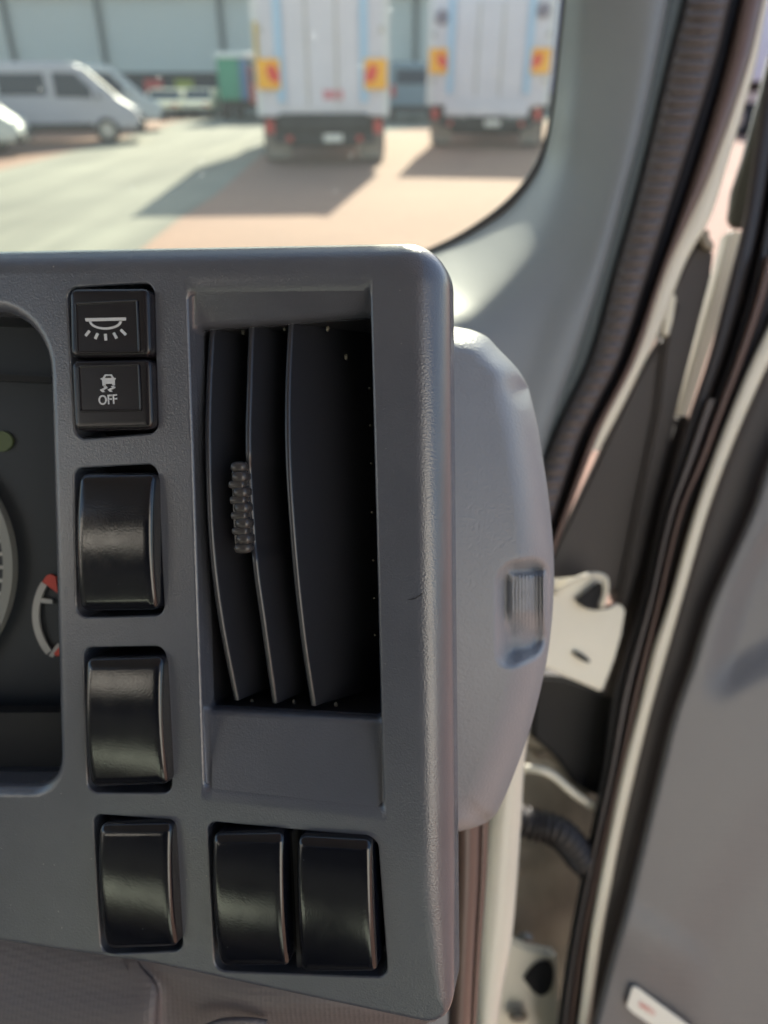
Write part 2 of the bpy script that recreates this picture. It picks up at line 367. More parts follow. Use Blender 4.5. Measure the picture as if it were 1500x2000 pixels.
def box_truck(x, Y, Wd, floor, top, length, chev, label, extra=None, rz=0, body=(.68, .67, .74)):
    """rear faces -Y"""
    t = empty('box_truck', (x, Y, 0), label, 'truck', 'white box trucks parked across the yard', rz); h = Wd / 2
    bm = paint('lilac_white_body_%g' % body[0], body, var=.05, vscale=1.5)
    box('box_body', -h, h, 0, length, floor, top, bm, t, .04)
    box('rear_door', -h * .56, h * .56, -.035, .01, floor + .12, top - .15, bm, t, .015)
    for s in (-1, 1):
        box('door_rail', s * h * .63 - .08, s * h * .63 + .08, -.09, .0, floor + .25, top - .1, ltblue, t, .02)
        box('corner_post', s * (h - .05) - .07, s * (h - .05) + .07, -.05, .02, floor, top, paint('pale_corner', (.7, .72, .74)), t, .02)
        cx = s * (h - .27); hz = chev
        p = box('hazard_plate', cx - .23, cx + .23, -.125, -.095, hz - .27, hz + .27, yel, t, .01, label='yellow and red diagonal hazard plate')
        d = [(cx - s * .21, hz + .02), (cx - s * .08, hz + .2), (cx + s * .05, hz + .1), (cx - s * .02, hz - .12), (cx - s * .2, hz - .16)]
        q = prism('hazard_stripe', d, 1, -.135, -.127, redc, t); q.parent = p; q.location = q.location - p.location
        d = [(cx - s * .2, hz - .22), (cx - s * .2, hz - .1), (cx - s * .02, hz - .24)]
        box('lock_bar', s * .3 - .018, s * .3 + .018, -.075, -.045, floor + .2, top - .2, rim, t, .006)
        wheel(t, s * (h - .28), 1.1, .46, .5)
        box('tail_lamp', s * (h - .22) - .09, s * (h - .22) + .09, -.1, 0, floor - .32, floor - .06, redlens, t, .02)
        box('mudflap', s * (h - .35) - .26, s * (h - .35) + .26, .38, .42, .1, .6, mud, t, .01)
    box('chassis', -.5, .5, .1, length + 1, floor - .32, floor - .01, chas, t)
    box('bumper', -h * .78, h * .78, -.08, .06, floor - .5, floor - .3, chas, t, .02)
    box('number_plate', -.02, .42, -.115, -.085, floor - .47, floor - .33, plate, t, .005)
    box('tail_lift', -h * .7, h * .7, -.14, -.0, floor - .24, floor + .06, bm if extra else chas, t, .03)
    for s in (-1, 1):
        box('lift_arm', s * .42 - .05, s * .42 + .05, -.12, .1, .38, floor - .02, chas, t, .01); box('reflector', s * (h - .62) - .06, s * (h - .62) + .06, -.12, -.07, floor - .46, floor - .36, redlens, t, .005)
        box('hinge', s * (h - .14) - .05, s * (h - .14) + .05, -.08, -.04, floor + .5, floor + .6, rim, t, .01); box('hinge', s * (h - .14) - .05, s * (h - .14) + .05, -.08, -.04, floor + 1.5, floor + 1.6, rim, t, .01)
    box('axle_housing', -h + .5, h - .5, .9, 1.3, .28, .62, chas, t, .05)
    cabp = [(length + .15, .45), (length + 1.95, .45), (length + 1.95, 1.3), (length + 1.7, 2.3), (length + .15, 2.4)]
    prism('cab', cabp, 0, -h * .9, h * .9, bm, t, .06)
    prism('cab_window', [(length + .9, 1.45), (length + 1.8, 1.45), (length + 1.62, 2.1), (length + .9, 2.15)], 0, -h * .9 - .01, h * .9 + .01, glassdark, t)
    for s in (-1, 1): wheel(t, s * (h - .28), length + 1.1, .46, .3)
    return t
# left truck
gA = PG(636, 322); wA = 2.72
tA = box_truck(gA.x, gA.y, wA, .93, 3.5, 6.2, 1.70, 'white box truck with yellow strip on its left rear corner', rz=R(4))
box('reflective_strip', -wA / 2 + .02, -wA / 2 + .1, -.1, -.055, 1.45, 2.6, mat('amber_strip', (.55, .38, .05), .5), tA, .01)
q = box('red_decal', .0, .42, -.05, -.036, 1.24, 1.42, mat('faded_red_print', (.6, .25, .3), .5), tA, .004)
# right truck
gB = PG(957, 290)
tB = box_truck(gB.x - .16, gB.y, 3.08, 1.0, 3.4, 6.5, 1.98, 'box truck with blue right flank and two round grey rear vents', True, R(-9))
for s, dz in ((-1, 0), (1, .12)):
    cyl('round_vent', (s * 1.22, -.06, 2.9 + dz), .16, .06, 1, paint('grey_vent', (.22, .2, .26)), tB, 20, bev=.01)
box('side_panel', 1.55, 1.61, -.02, 6.3, 1.3, 3.45, paint('deep_blue', (.06, .1, .36)), tB, .01)
# truck seen through the open door
tC = box_truck(PY(1560, 265, 25.5).x, 25.5, 2.9, 1.5, 4.2, 6, 2.75, 'box truck glimpsed past the open cab door')

def extr_profile(name, prof, x0, x1, m, t, bev=.12):
    return prism(name, prof, 0, x0, x1, m, t, bev)
def van(loc, rz, label, colr=(.50, .49, .54), s=1.0, group='vans parked by the brick strip'):
    """length along local Y (front = +Y), width along X"""
    t = empty('van', loc, label, 'van', group, rz); c = paint('van_paint_%g' % colr[0], colr, var=.03, vscale=2)
    pr = [(-2.5, .35), (-2.55, 1.0), (-2.45, 1.85), (-2.3, 1.98), (.9, 1.98), (1.15, 1.9), (2.0, 1.12), (2.5, .82), (2.62, .6), (2.55, .35)]
    pr = [(a * s, b * s) for a, b in pr]
    extr_profile('body', pr, -.93 * s, .93 * s, c, t, .09 * s)
    ws = [(1.2, 1.84), (1.96, 1.15), (2.0, 1.17), (1.24, 1.86)]
    prism('windscreen', [(a * s, b * s) for a, b in ws], 0, -.78 * s, .78 * s, glassdark, t)
    for sd in (-1, 1):
        x0, x1 = sorted((sd * .925 * s, sd * .945 * s))
        for q in ([(-2.2, 1.2), (-1.1, 1.2), (-1.1, 1.72), (-2.2, 1.72)], [(-.95, 1.2), (.25, 1.2), (.25, 1.72), (-.95, 1.72)], [(.45, 1.15), (1.62, 1.12), (1.05, 1.72), (.45, 1.74)]):
            prism('side_window', [(a * s, b * s) for a, b in q], 0, x0, x1, glassdark, t, .004)
        box('door_sill', x0, x1, -1.3 * s, 1.3 * s, .34 * s, .52 * s, chas, t, .003)
        for yy in (-1.6, 1.65): wheel(t, sd * .82 * s, yy * s, .34 * s, .24 * s)
        box('headlight', sd * .6 * s - .1, sd * .6 * s + .1, 2.42 * s, 2.57 * s, .74 * s, .86 * s, plate, t, .03)
        box('wing_mirror', *(sorted((sd * .95 * s, sd * 1.15 * s))), 1.4 * s, 1.5 * s, 1.1 * s, 1.35 * s, c, t, .03)
    box('bumper', -.9 * s, .9 * s, 2.45 * s, 2.68 * s, .28 * s, .55 * s, chas, t, .05)
    return t
v1 = PG(205, 283)
van((v1.x - 1.85, v1.y + .9, 0), R(-74), 'silver grey passenger van side on with two dark side windows')
v2 = PG(262, 262); van((v2.x - 2.1, v2.y + 1.6, 0), R(-72), 'pale van standing just behind the silver passenger van', (.52, .56, .58))
v0 = PG(30, 308); van((v0.x - 2.3, v0.y + .6, 0), R(-76), 'pale van nose cut off by the left picture edge', (.55, .6, .58), .86)
def small_car(loc, label, colr):
    t = empty('parked_car', loc, label, 'car', 'small cars parked before the warehouse'); c = paint('car_paint_%g' % colr[0], colr)
    prism('body', [(-2.1, .3), (-2.15, .75), (-1.3, .9), (-.8, 1.4), (.8, 1.42), (1.7, .95), (2.15, .8), (2.1, .3)], 0, -.85, .85, c, t, .1)
    prism('rear_window', [(-1.28, .95), (-.86, 1.34), (-.83, 1.3), (-1.24, .93)], 0, -.7, .7, glassdark, t)
    for s in (-1, 1):
        for yy in (-1.3, 1.35): wheel(t, s * .76, yy, .31, .2)
        box('tail_lamp', s * .66 - .12, s * .66 + .12, -2.18, -2.1, .62, .74, redlens, t, .01)
    box('bumper', -.84, .84, -2.2, -2.0, .3, .5, chas, t, .04); t.scale = (.95, .95, .78)
    return t
g = PG(338, 228); small_car((g.x, g.y, 0), 'left one of two cream cars before the dark plinth', (.8, .76, .55))
g = PG(392, 228); small_car((g.x, g.y + .4, 0), 'right one of two cream cars before the dark plinth', (.82, .78, .6))
def tarp_truck():
    g = PG(462, 236); t = empty('tarpaulin_truck', (g.x, g.y, 0), 'green sided truck with red cab beside the box trucks', 'truck')
    box('load_body', -.62, .28, 0, 5, .75, 2.25, paint('green_tarp', (.07, .30, .19)), t, .06); box('bulkhead', .28, .6, 0, .5, .75, 2.2, paint('blue_bulkhead', (.1, .2, .34)), t, .03)
    box('load_roof', -.65, .62, -.05, 5.05, 2.25, 2.45, paint('pale_roof', (.7, .74, .74)), t, .04)
    prism('cab', [(0, .6), (1.4, .6), (1.4, 1.5), (1.1, 2.0), (0, 2.0)], 0, .62, 2.1, paint('red_cab', (.45, .1, .07)), t, .06)
    box('cab_window', .75, 1.9, -.02, .03, 1.35, 1.9, glassdark, t, .005)
    box('chassis', -.6, 2, .3, 5, .4, .74, chas, t)
    for s in (-.5, 1.8):
        for yy in (.8, 3.9): wheel(t, s, yy, .42, .3)
tarp_truck()
g = PG(800, 236); t = empty('panel_van', (g.x + .1, g.y + 1, 0), 'blue grey van standing in the gap between the box trucks', 'van')
prism('body', [(-2.4, .4), (-2.45, 2.1), (1.6, 2.1), (2.4, 1.2), (2.5, .4)], 0, -.95, .95, paint('blue_grey', (.16, .24, .3)), t, .08)
box('rear_window', -.7, .7, -2.47, -2.42, 1.35, 1.85, glassdark, t, .01); box('bumper', -.9, .9, -2.55, -2.4, .35, .6, chas, t, .03)
for s in (-1, 1):
    for yy in (-1.6, 1.6): wheel(t, s * .85, yy, .35, .22)
    box('tail_lamp', s * .82 - .08, s * .82 + .08, -2.48, -2.42, .9, 1.3, redlens, t, .01)

# ================================================================== CAB SHELL (round and behind the camera)
shell = empty('truck_cab', (0, 0, 1.0), 'light grey lined truck cab surrounding the dashboard', 'truck cab')
def shell_box(n, *a, m='liner'): return box(n, *a, M[m], shell, .01)
# local coordinates: z is 1 m lower
shell_box('roof_lining', -1.75, .3, -1.05, .42, 1.38, 1.43)
shell_box('rear_wall', -1.75, .3, -1.1, -1.05, -.6, .9, m='lining_dark'); shell_box('rear_wall', -1.32, .3, -1.1, -1.05, .9, 1.38, m='lining_dark'); shell_box('rear_wall', -1.75, -1.32, -1.1, -1.05, 1.15, 1.38, m='lining_dark')
shell_box('left_wall', -1.8, -1.75, -1.1, .8, -.6, .45); shell_box('left_wall', -1.8, -1.75, -1.1, -.93, .45, 1.38)
shell_box('cab_floor', -1.75, .3, -1.1, 1.0, -.64, -.6, m='rubber')
shell_box('firewall', -1.75, .02, .95, 1.0, -.6, .4, m='dashtop')
for sx, lb in ((-.12, 'dark seat with an added pale panel on the near side'), (-.83, 'dark seat with an added pale panel on the far side')):
    st = empty('seat', (sx, -.62, .7), lb, 'seat', 'cab seats')
    box('cushion', -.26, .26, -.2, .32, .0, .16, M['rubber'], st, .05); box('backrest', -.3, .3, -.32, -.18,   .12, .65, M['rubber'], st, .05); box('added_reflection_panel', -.28, .28, -.185, -.165, .46, .62, M['seat'], st, .009); box('headrest', -.14, .14, -.3, -.2, .67, .8, M['rubber'], st, .04)  # pale back panel added and sized to reflect as glow in the blanks

vz = empty('added_sun_block', (-.2, .55, 1.87), 'unseen pad added inside the windscreen to shade the fascia top', 'sun block')  # unseen pad added to keep the sun off the fascia top edge
box('sun_block_pad', -.26, .24, -.012, .012, -.085, .01, M['lining_dark'], vz, .01); cyl('hinge_rod', (0, .0, .02),   .006, .5, 0, M['steel'], vz, 12)
bounce = empty('added_bounce_wall', (-2, -9.5, 0), 'long white depot wall added unseen behind the truck cab', 'building')  # added out of view so its sunlit wall gives the fascia a highlight
box('wall', -18, 11, -4, 0, 0, 7.4, mat('white_render', (.75, .74, .68), .8, var=.04, vscale=.7), bounce); box('roof', -18.3, 11.3, -4.3, .3, 7.4, 7.65, M['steel'], bounce, .03)
for x in (-16, -3): box('roller_door', x - 1.8, x + 1.8, -.02, .04, 0, 3.8, mat('grey_roller_door', (.3, .32, .33), .5), bounce, .01)

# ================================================================== DASHBOARD
dash = empty('dashboard', O + N * -.03, 'dark grey truck dashboard end with air vent and switch blanks', 'dashboard')
B = Builder()
# ---- outline of the fascia
def edge_roll(p):                        # radius of the rolled edge
    a, b = L(300, 1887), L(889, 1984); c = L(-700, 1737); q, r_ = (c, a) if p.x < a[0] else (a, b)
    bot = q[1] + (r_[1] - q[1]) * (p.x - q[0]) / (r_[0] - q[0]); x = min(max((p.y - bot) / .012, 0), 1)
    return .0022 + (.0098 - .0022) * x
WR = -.009
oc = [L(-700, 498, -.004), L(873, 466, -.004), L(889, 1984, -.006), L(300, 1887, 0), L(-700, 1737, 0)]
outer = rloop(oc, [.004, .0135, .009, .02, .003], 12, 6)
def prof_roll(b, loop, rfun, wall):
    rings = []
    for k in range(9):
        a = math.pi / 2 * k / 8
        rings.append(b.ring(loop, lambda p, a=a: -rfun(p) * (1 - math.sin(a)), lambda p, a=a: -rfun(p) * (1 - math.cos(a)), math.cos(a), math.sin(a)))
    rings.append(b.ring(loop, 0, lambda p: -rfun(p) - .0005, 0, 1))
    rings.append(b.ring(loop, .0, wall, 0, 1))
    for i in range(len(rings) - 1): b.bridge(rings[i], rings[i + 1], len(loop), True)
outer = [(p, d) for p, d in outer]
prof_roll(B, outer, edge_roll, -.016)
holes = []
def soft_hole(loop, rh, depth, ramp, side, rad):
    """recess whose upper and lower faces slope in gently"""
    l2 = rloop([L(x, y, -depth) for x, y in ramp], rad * .6, 8, side); n = len(loop)
    par = []
    for p, d in loop:
        q = d.y * d.y; q = q * q; am = R(88) * (1 - q) + R(30 if d.y > 0 else 24) * q; r_ = rh * (1 - q) + .010 * q; par.append((am, r_))
    rings = []
    for k in range(7):
        i0 = len(B.v)
        for (p, d), (am, r_) in zip(loop, par):
            a = am * k / 6; o_ = r_ * (math.sin(am) - math.sin(a)); q = p + d * o_; B.v.append(W(q.x, q.y, -r_ * (1 - math.cos(a)))); B.n.append(N * math.cos(a) - (U * d.x + V * d.y) * math.sin(a))
        rings.append(i0)
    for i in range(6): B.bridge(rings[i], rings[i + 1], n)
    e = .0022; sets = []
    for off, w_, nm in ((e, -depth + .0014, 0), (e * .45, -depth + .0008, .45), (0, -depth - .0006, 1), (0, -depth - .003, 1)):
        i0 = len(B.v)
        for k, (p, d) in enumerate(l2):
            q = p + d * off; B.v.append(W(q.x, q.y, w_)); p0_, d0 = loop[k]; am, r_ = par[k]; run = max((p0_ - q).dot(d0), 1e-5); drop = -w_ - r_ * (1 - math.cos(am))
            rn = (N * run - (U * d0.x + V * d0.y) * max(drop, 0)).normalized(); B.n.append((rn * (1 - nm) - (U * d.x + V * d.y) * nm).normalized())
        sets.append(i0)
    i0 = len(B.v)
    for k, ((p, d), (am, r_)) in enumerate(zip(loop, par)): B.v.append(W(p.x, p.y, -r_ * (1 - math.cos(am)))); B.n.append(B.n[sets[0] + k])
    B.bridge(i0, sets[0], n)
    for i in range(3): B.bridge(sets[i], sets[i + 1], n)
    holes.append([p + d * (r_ * math.sin(am)) for (p, d), (am, r_) in zip(loop, par)]); return l2
def hole(px, rad, rh, depth, ramp=None, side=4, w0=0):
    loop = rloop([L(x, y, -rh * .3) for x, y in px], rad, 8, side)
    if ramp: return soft_hole(loop, rh, depth, ramp, side, rad)
    # loop = edge of the hole; the surface curls in over the radius rh
    rings = []
    for k in range(7):
        a = math.pi / 2 * k / 6
        rings.append(B.ring(loop, rh * (1 - math.sin(a)), -rh * (1 - math.cos(a)), math.cos(a), -math.sin(a)))
    for i in range(6): B.bridge(rings[i], rings[i + 1], len(loop))
    if ramp:                             # second, deeper opening joined by sloping faces
        l2 = rloop([L(x, y, -depth) for x, y in ramp], rad * .6, 8, side)
        b = Builder()
        i0 = len(B.v)
        for p, d in loop: B.v.append(W(p.x, p.y, -rh)); B.n.append(None)
        for p, d in l2: B.v.append(W(p.x, p.y, -depth)); B.n.append(None)
        n = len(loop)
        for k in range(n):
            v0 = loop[k][0]; v1 = l2[k][0]; q = (v1 - v0); d = loop[k][1]; inn = max(-q.dot(d), 0)
            nn = (N * inn - (U * d.x + V * d.y) * (depth - rh)).normalized(); B.n[i0 + k] = nn; B.n[i0 + n + k] = nn
        B.bridge(i0, i0 + n, n)
        # short wall beyond the ramp
        r0 = B.ring(l2, 0, -depth, 0, -1); r1 = B.ring(l2, 0, -depth - .002, 0, -1); B.bridge(r0, r1, n)
        out = l2
    else:
        r0 = B.ring(loop, 0, -rh, 0, -1); r1 = B.ring(loop, 0, -depth, 0, -1); B.bridge(r0, r1, len(loop)); out = loop
    holes.append([p + d * rh for p, d in loop]); return out
O1 = [(131, 563), (300, 552), (309, 845), (148, 858)]
O2 = [(145, 915), (307, 906), (321, 1201), (150, 1206)]
O3 = [(163, 1265), (323, 1262), (336, 1548), (172, 1548)]
O4 = [(182, 1590), (341, 1602), (357, 1856), (198, 1864)]
O5 = [(405, 1604), (737, 1636), (757, 1908), (420, 1896)]
wells = [hole(q, .0034, .0007, .016) for q in (O1, O2, O3, O4, O5)]
vent_in = hole([(367, 570), (722, 566), (749, 1578), (400, 1540)], .0026, .0011, .0078, ramp=[(389, 645), (725, 619), (743, 1401), (410, 1382)], side=10)
clus = hole([(-700, 585), (92, 612), (117, 1535), (-700, 1535)], [.01, .020, .012, .01], .004, .013, side=6)
B.face([p - d * edge_roll(p) for p, d in outer], holes)
fas = B.obj('fascia', M['fascia'], dash, 'dark grey grained plastic fascia with softly rolled edges')

def well_back(name, loop, w0, w1, m, parent):
    b = Builder(); r0 = b.ring(loop, .0003, w0, 0, -1); r1 = b.ring(loop, .0003, w1, 0, -1); b.bridge(r0, r1, len(loop)); b.face([p + d * .0003 for p, d in loop], [], w1)
    return b.obj(name, m, parent)
for lp in wells: well_back('switch_well', lp, -.004, -.0165, M['well'], dash)

# ---- switch caps
def cap(name, quad, wt, rad, bulge, parent, m, label=None, er=.0011, base=-.012, recess=None, sym=0.0):
    """quad in pixels of the front face; edge radius er; bulge = crown height along V"""
    loop = rloop([L(x, y, wt) for x, y in quad], rad, 6, 10)
    vs_ = [p.y for p, d in loop]; v0, v1 = min(vs_), max(vs_); cx = sum(p.x for p, d in loop) / len(loop); cy = (v0 + v1) / 2
    def h(x, y): t = (y - cy) / ((v1 - v0) / 2); return wt + bulge * (1 - t * t) - bulge * .5
    v = []; f = []; n = len(loop); rings = 0
    def add(pts):
        nonlocal rings
        v.extend(pts)
        if rings:
            a = (rings - 1) * n; b = rings * n
            for k in range(n): f.append([a + k, a + (k + 1) % n, b + (k + 1) % n, b + k])
        rings += 1
    c = Vector((cx, cy))
    S = [.02, .2, .4, .6, .78, .9, 1]
    for s in S:
        pts = []
        for p, d in loop:
            q = c + (p - d * er - c) * s; w_ = h(q.x, q.y)
            pts.append(W(q.x, q.y, w_))
        add(pts)
    for k in range(1, 6):
        a = math.pi / 2 * k / 5
        add([W(*(p - d * er * (1 - math.sin(a))), h(p.x, p.y) - er * (1 - math.cos(a))) for p, d in loop])
    for w_, o_ in ((wt - er - .001, .00005), (base, .0004)): add([W(*(p + d * o_), w_ if w_ == base else h(p.x, p.y) - er - .001) for p, d in loop])
    f.append(list(range(n))[::-1])
    f2 = [q[::-1] for q in f]
    return mesh_obj(name, v, f2, m, parent, label=label)
def symbol(name, polys, w_, m, parent, t=.00012, label=None):
    """flat printed marks: polygons in (u, v)"""
    v = []; f = []
    for pl in polys:
        i0 = len(v); n = len(pl); v += [W(x, y, w_ + t) for x, y in pl] + [W(x, y, w_ - t) for x, y in pl]
        tri = geometry.tessellate_polygon([[Vector((x, y, 0)) for x, y in pl]])
        for q in tri: f.append([i0 + i for i in q]); f.append([i0 + n + i for i in q[::-1]])
        for k in range(n): f.append([i0 + k, i0 + (k + 1) % n, i0 + n + (k + 1) % n, i0 + n + k])
    return mesh_obj(name, v, f, m, parent, smooth=False, label=label)
def key(quad, panel, label):
    wt = .0035; k = cap('push_switch', quad, wt, .0024, .0, dash, M['key'], label, er=.0016)
    # shallow framed centre
    lp = rloop([L(x, y, wt) for x, y in panel], .0002, 2, 2)
    b = Builder(); n = len(lp)
    r = [b.ring(lp, .0004, wt - .0002, 1, 0), b.ring(lp, .0004, wt + .00035, 1, 0), b.ring(lp, .0001, wt + .0004, 1, 0), b.ring(lp, -.0004, wt + .00012, 1, 1)]
    for i in range(3): b.bridge(r[i], r[i + 1], n)
    b.bridge(r[0], r[1], n); b.face([p - d * .0004 for p, d in lp], [], wt + .00012)
    b.obj('key_face', M['key'], k, custom=False); return k, wt + .0002
k1, ws = key([(134, 563), (289, 562), (293, 696), (136, 699)], [(150, 594), (268, 588), (272, 686), (153, 688)], 'black push switch with a white interior lamp symbol')
def Q(pts, w_): return [L(x, y, w_) for x, y in pts]
arcs = []
def arcpoly(cx, cy, rx, ry, a0, a1, tk, n=16):
    o_ = [(cx + rx * math.cos(R(a0 + (a1 - a0) * i / n)), cy + ry * math.sin(R(a0 + (a1 - a0) * i / n))) for i in range(n + 1)]
    i_ = [(cx + (rx - tk) * math.cos(R(a0 + (a1 - a0) * i / n)), cy + (ry - tk) * math.sin(R(a0 + (a1 - a0) * i / n))) for i in range(n + 1)]
    return o_ + i_[::-1]
lamp = [[(166, 621.5), (246, 620), (246, 626), (168, 628)], arcpoly(206, 627, 32, 17, 2, 178, 4.5)]
for a, b in (((175, 646), (167, 656)), ((191, 651), (186, 662)), ((206, 652), (207, 665)), ((222, 650), (228, 661)), ((236, 644), (246, 654))):
    d = Vector(b) - Vector(a); q = Vector((-d.y, d.x)).normalized() * 2.6; a = Vector(a); b = Vector(b); lamp.append([tuple(a + q), tuple(b + q), tuple(b - q), tuple(a - q)])
symbol('lamp_symbol', [Q(p, ws) for p in lamp], ws, M['print'], k1)
k2, ws = key([(137, 703), (293, 700), (297, 838), (143, 842)], [(155, 716), (271, 713), (275, 800), (159, 803)], 'black push switch marked OFF under a skidding car symbol')
carp = [[(198, 745), (201, 735), (204, 731), (219, 731), (222, 735), (225, 745), (225, 752), (219, 752), (219, 748), (205, 748), (205, 752), (198, 752)]]
carp = [[(197, 739), (201, 739), (205, 732.5), (218, 732.5), (221, 739), (217.5, 739), (216, 735.5), (207, 735.5), (205, 739), (221, 739), (226, 738.5), (226, 741), (224, 742), (224.5, 753), (219.5, 753), (219, 749.5), (206, 750), (206, 753.5), (200, 753.5), (199.5, 742), (197, 741)]]
carp = [[(197, 738.6), (226, 738.2), (226, 740.6), (224, 741.5), (224.5, 752.5), (219.5, 752.5), (219, 749.5), (206.5, 749.8), (206.5, 753), (200.5, 753.2), (199.5, 742), (197, 741)],
        [(200.5, 738.4), (205, 731.5), (218, 731.2), (222.5, 738.2), (218.8, 738.2), (216.6, 734), (206.8, 734.2), (204.2, 738.4)],
        [(202, 755), (207.5, 754), (211, 757.5), (202, 762), (205, 765.5), (200, 766), (195, 761.5), (204.5, 757.3)],
        [(217, 754.5), (222.5, 753.5), (226, 757), (217, 761.5), (220, 765), (215, 765.5), (210, 761), (219.5, 756.8)]]
symbol('traction_symbol', [Q(p, ws) for p in carp], ws, M['print'], k2)
def letters(name, txt, px, py, hpx, w_, parent, m, frame=None, shear=0, ext=.00012, sx=1.0):
    cu = bpy.data.curves.new('lettering', 'FONT'); cu.body = txt; cu.size = 1; cu.align_x = 'CENTER'; cu.align_y = 'CENTER'; cu.offset = .012
    to = bpy.data.objects.new('lettering', cu); col.objects.link(to); dg = bpy.context.evaluated_depsgraph_get(); me = bpy.data.meshes.new_from_object(to.evaluated_get(dg))
    pts = [v.co.copy() for v in me.vertices]; fs = [list(p.vertices) for p in me.polygons]; bpy.data.objects.remove(to)
    ys = [p.y for p in pts]; xs = [p.x for p in pts]; s = 1 / (max(ys) - min(ys)); cy = (max(ys) + min(ys)) / 2; cx = (max(xs) + min(xs)) / 2
    return [((p.x - cx) * s * sx, (p.y - cy) * s) for p in pts], fs
pts, fs = letters('off', 'OFF', 0, 0, 0, 0, None, None, sx=.92)
c0 = Vector(L(211, 780.5, ws)); hh = abs(L(211, 771, ws)[1] - L(211, 790, ws)[1])
vv = [W(c0.x + x * hh, c0.y + y * hh + x * hh * .02, ws + .00012) for x, y in pts]
o = mesh_obj('off_lettering', vv, fs, M['print'], k2, smooth=False); thick(o, .0002, 0)

blanks = [([(149, 925), (297, 924), (303, 1194), (151, 1197)], 'glossy black switch blank directly below the paired push switches'),
          ([(163, 1288), (313, 1284), (326, 1536), (171, 1544)], 'glossy black switch blank third from the top of the column'),
          ([(189, 1613), (330, 1612), (344, 1853), (201, 1862)], 'glossy black switch blank at the foot of the column'),
          ([(411, 1632), (551, 1632), (563, 1893), (424, 1896)], 'glossy black switch blank on the left of the bottom pair'),
          ([(577, 1637), (723, 1646), (736, 1904), (585, 1908)], 'glossy black switch blank on the right of the bottom pair')]
for q, lb in blanks:
    cap('switch_blank', q, .0044, .0026, .0024, dash, M['gloss'], lb, er=.0020)
# thin divider between the last two
dv = [L(566, 1628, -.002), L(572, 1628, -.002), L(586, 1896, -.002), L(578, 1896, -.002)]
b = Builder(); lp = rloop(dv, .0002, 2, 2); r = [b.ring(lp, 0, -.003, 1, .2), b.ring(lp, 0, -.016, 0, 1)]; b.bridge(r[0], r[1], len(lp), True); b.face([p for p, d in lp], [], -.003)
b.obj('switch_divider', M['black'], dash)

# ---- air vent
vent = well_back('air_vent', vent_in, -.009, -.045, M['black'], dash); vent['label'] = 'black rectangular face level air vent with three bowed vanes'
def vane(px, label=None, sh=.35, wend=-.0105, wmid=-.003, gap=None):
    n = 60; v = []; f = []; pts = smooth_pts(px, n); th = .0011; dep = .034
    v0 = px[0][1]; v1 = px[-1][1]; prof = []
    for k in range(7): a = -math.pi / 2 + math.pi * k / 6; prof.append((math.sin(a) * th, math.cos(a) * th))
    prof = [(-th, -dep)] + prof + [(th, -dep)]; m_ = len(prof)
    for i, (x, y) in enumerate(pts):
        t = (y - v0) / (v1 - v0) * 2 - 1; w_ = wend + (wmid - wend) * (1 - t * t)
        if gap and gap[0] < y < gap[1]: w_ -= .0022
        u_, v_ = L(x, y, w_)
        for a, b in prof: v.append(W(u_ + a + max(0, -b - .001) * sh, v_, w_ + b - th))
    for i in range(n):
        for k in range(m_ - 1): f.append([i * m_ + k, (i + 1) * m_ + k, (i + 1) * m_ + k + 1, i * m_ + k + 1])
        f.append([i * m_ + m_ - 1, (i + 1) * m_ + m_ - 1, (i + 1) * m_, i * m_])
    f.append(list(range(m_))); f.append([n * m_ + k for k in range(m_)][::-1])
    return autosmooth(mesh_obj('vane', v, f, M['vane'], vent, label=label), 70)
vane([(413, 643), (407, 750), (405, 880), (412, 1060), (430, 1210), (461, 1368)])
v2o = vane([(490, 637), (486, 750), (484, 895), (496, 1085), (514, 1220), (536, 1374)], 'vane carrying the ribbed thumb tab', gap=(897, 1083))
vane([(567, 632), (561, 780), (563, 920), (575, 1090), (591, 1240), (612, 1379)], sh=.70)
# ribbed thumb tab on the middle vane: bars and round beads in turn
v = []; f = []
def bead(x0, x1, y0, y1, hd, w_, ex):
    a0 = len(v); nu, nv = 20, 10; (u0, vv0), (u1, vv1) = L(x0, y0, w_), L(x1, y1, w_); cu_, cv_ = (u0 + u1) / 2, (vv0 + vv1) / 2; ru, rv = abs(u1 - u0) / 2, abs(vv1 - vv0) / 2
    pw = lambda q: math.copysign(abs(q) ** ex, q)
    for i in range(nv + 1):
        p = -math.pi / 2 + math.pi * i / nv
        for k in range(nu):
            a = 2 * math.pi * k / nu; v.append(W(cu_ + ru * pw(math.cos(p)) * pw(math.cos(a)), cv_ + rv * pw(math.sin(p)), w_ + hd * pw(math.cos(p)) * pw(math.sin(a))))
    for i in range(nv):
        for k in range(nu): f.append([a0 + i * nu + k, a0 + i * nu + (k + 1) % nu, a0 + (i + 1) * nu + (k + 1) % nu, a0 + (i + 1) * nu + k])
bead(451, 485, 901, 923, .0026, -.0036, .8)
for k in range(5):
    bead(455 + k * 2.1, 488 + k * 2.1, 919 + 30.1 * k, 943 + 30.1 * k, .0030, -.0036, .75)
    if k < 4: bead(450 + k * 2.1, 483 + k * 2.1, 938 + 30.1 * k, 954 + 30.1 * k, .0026, -.0036, .45)
bead(458, 495, 1058, 1081, .0026, -.0036, .8)
bead(456, 489, 910, 1072, .0024, -.0042, .3)
mesh_obj('thumb_tab', v, f, mat('ribbed_tab_plastic', (.055, .052, .052), .2, .3, 1500, .00008), vent)
peg = mat('pivot_glint_plastic', (.16, .15, .12), .2)  # pale tone puts glints into the pivot and pin colour
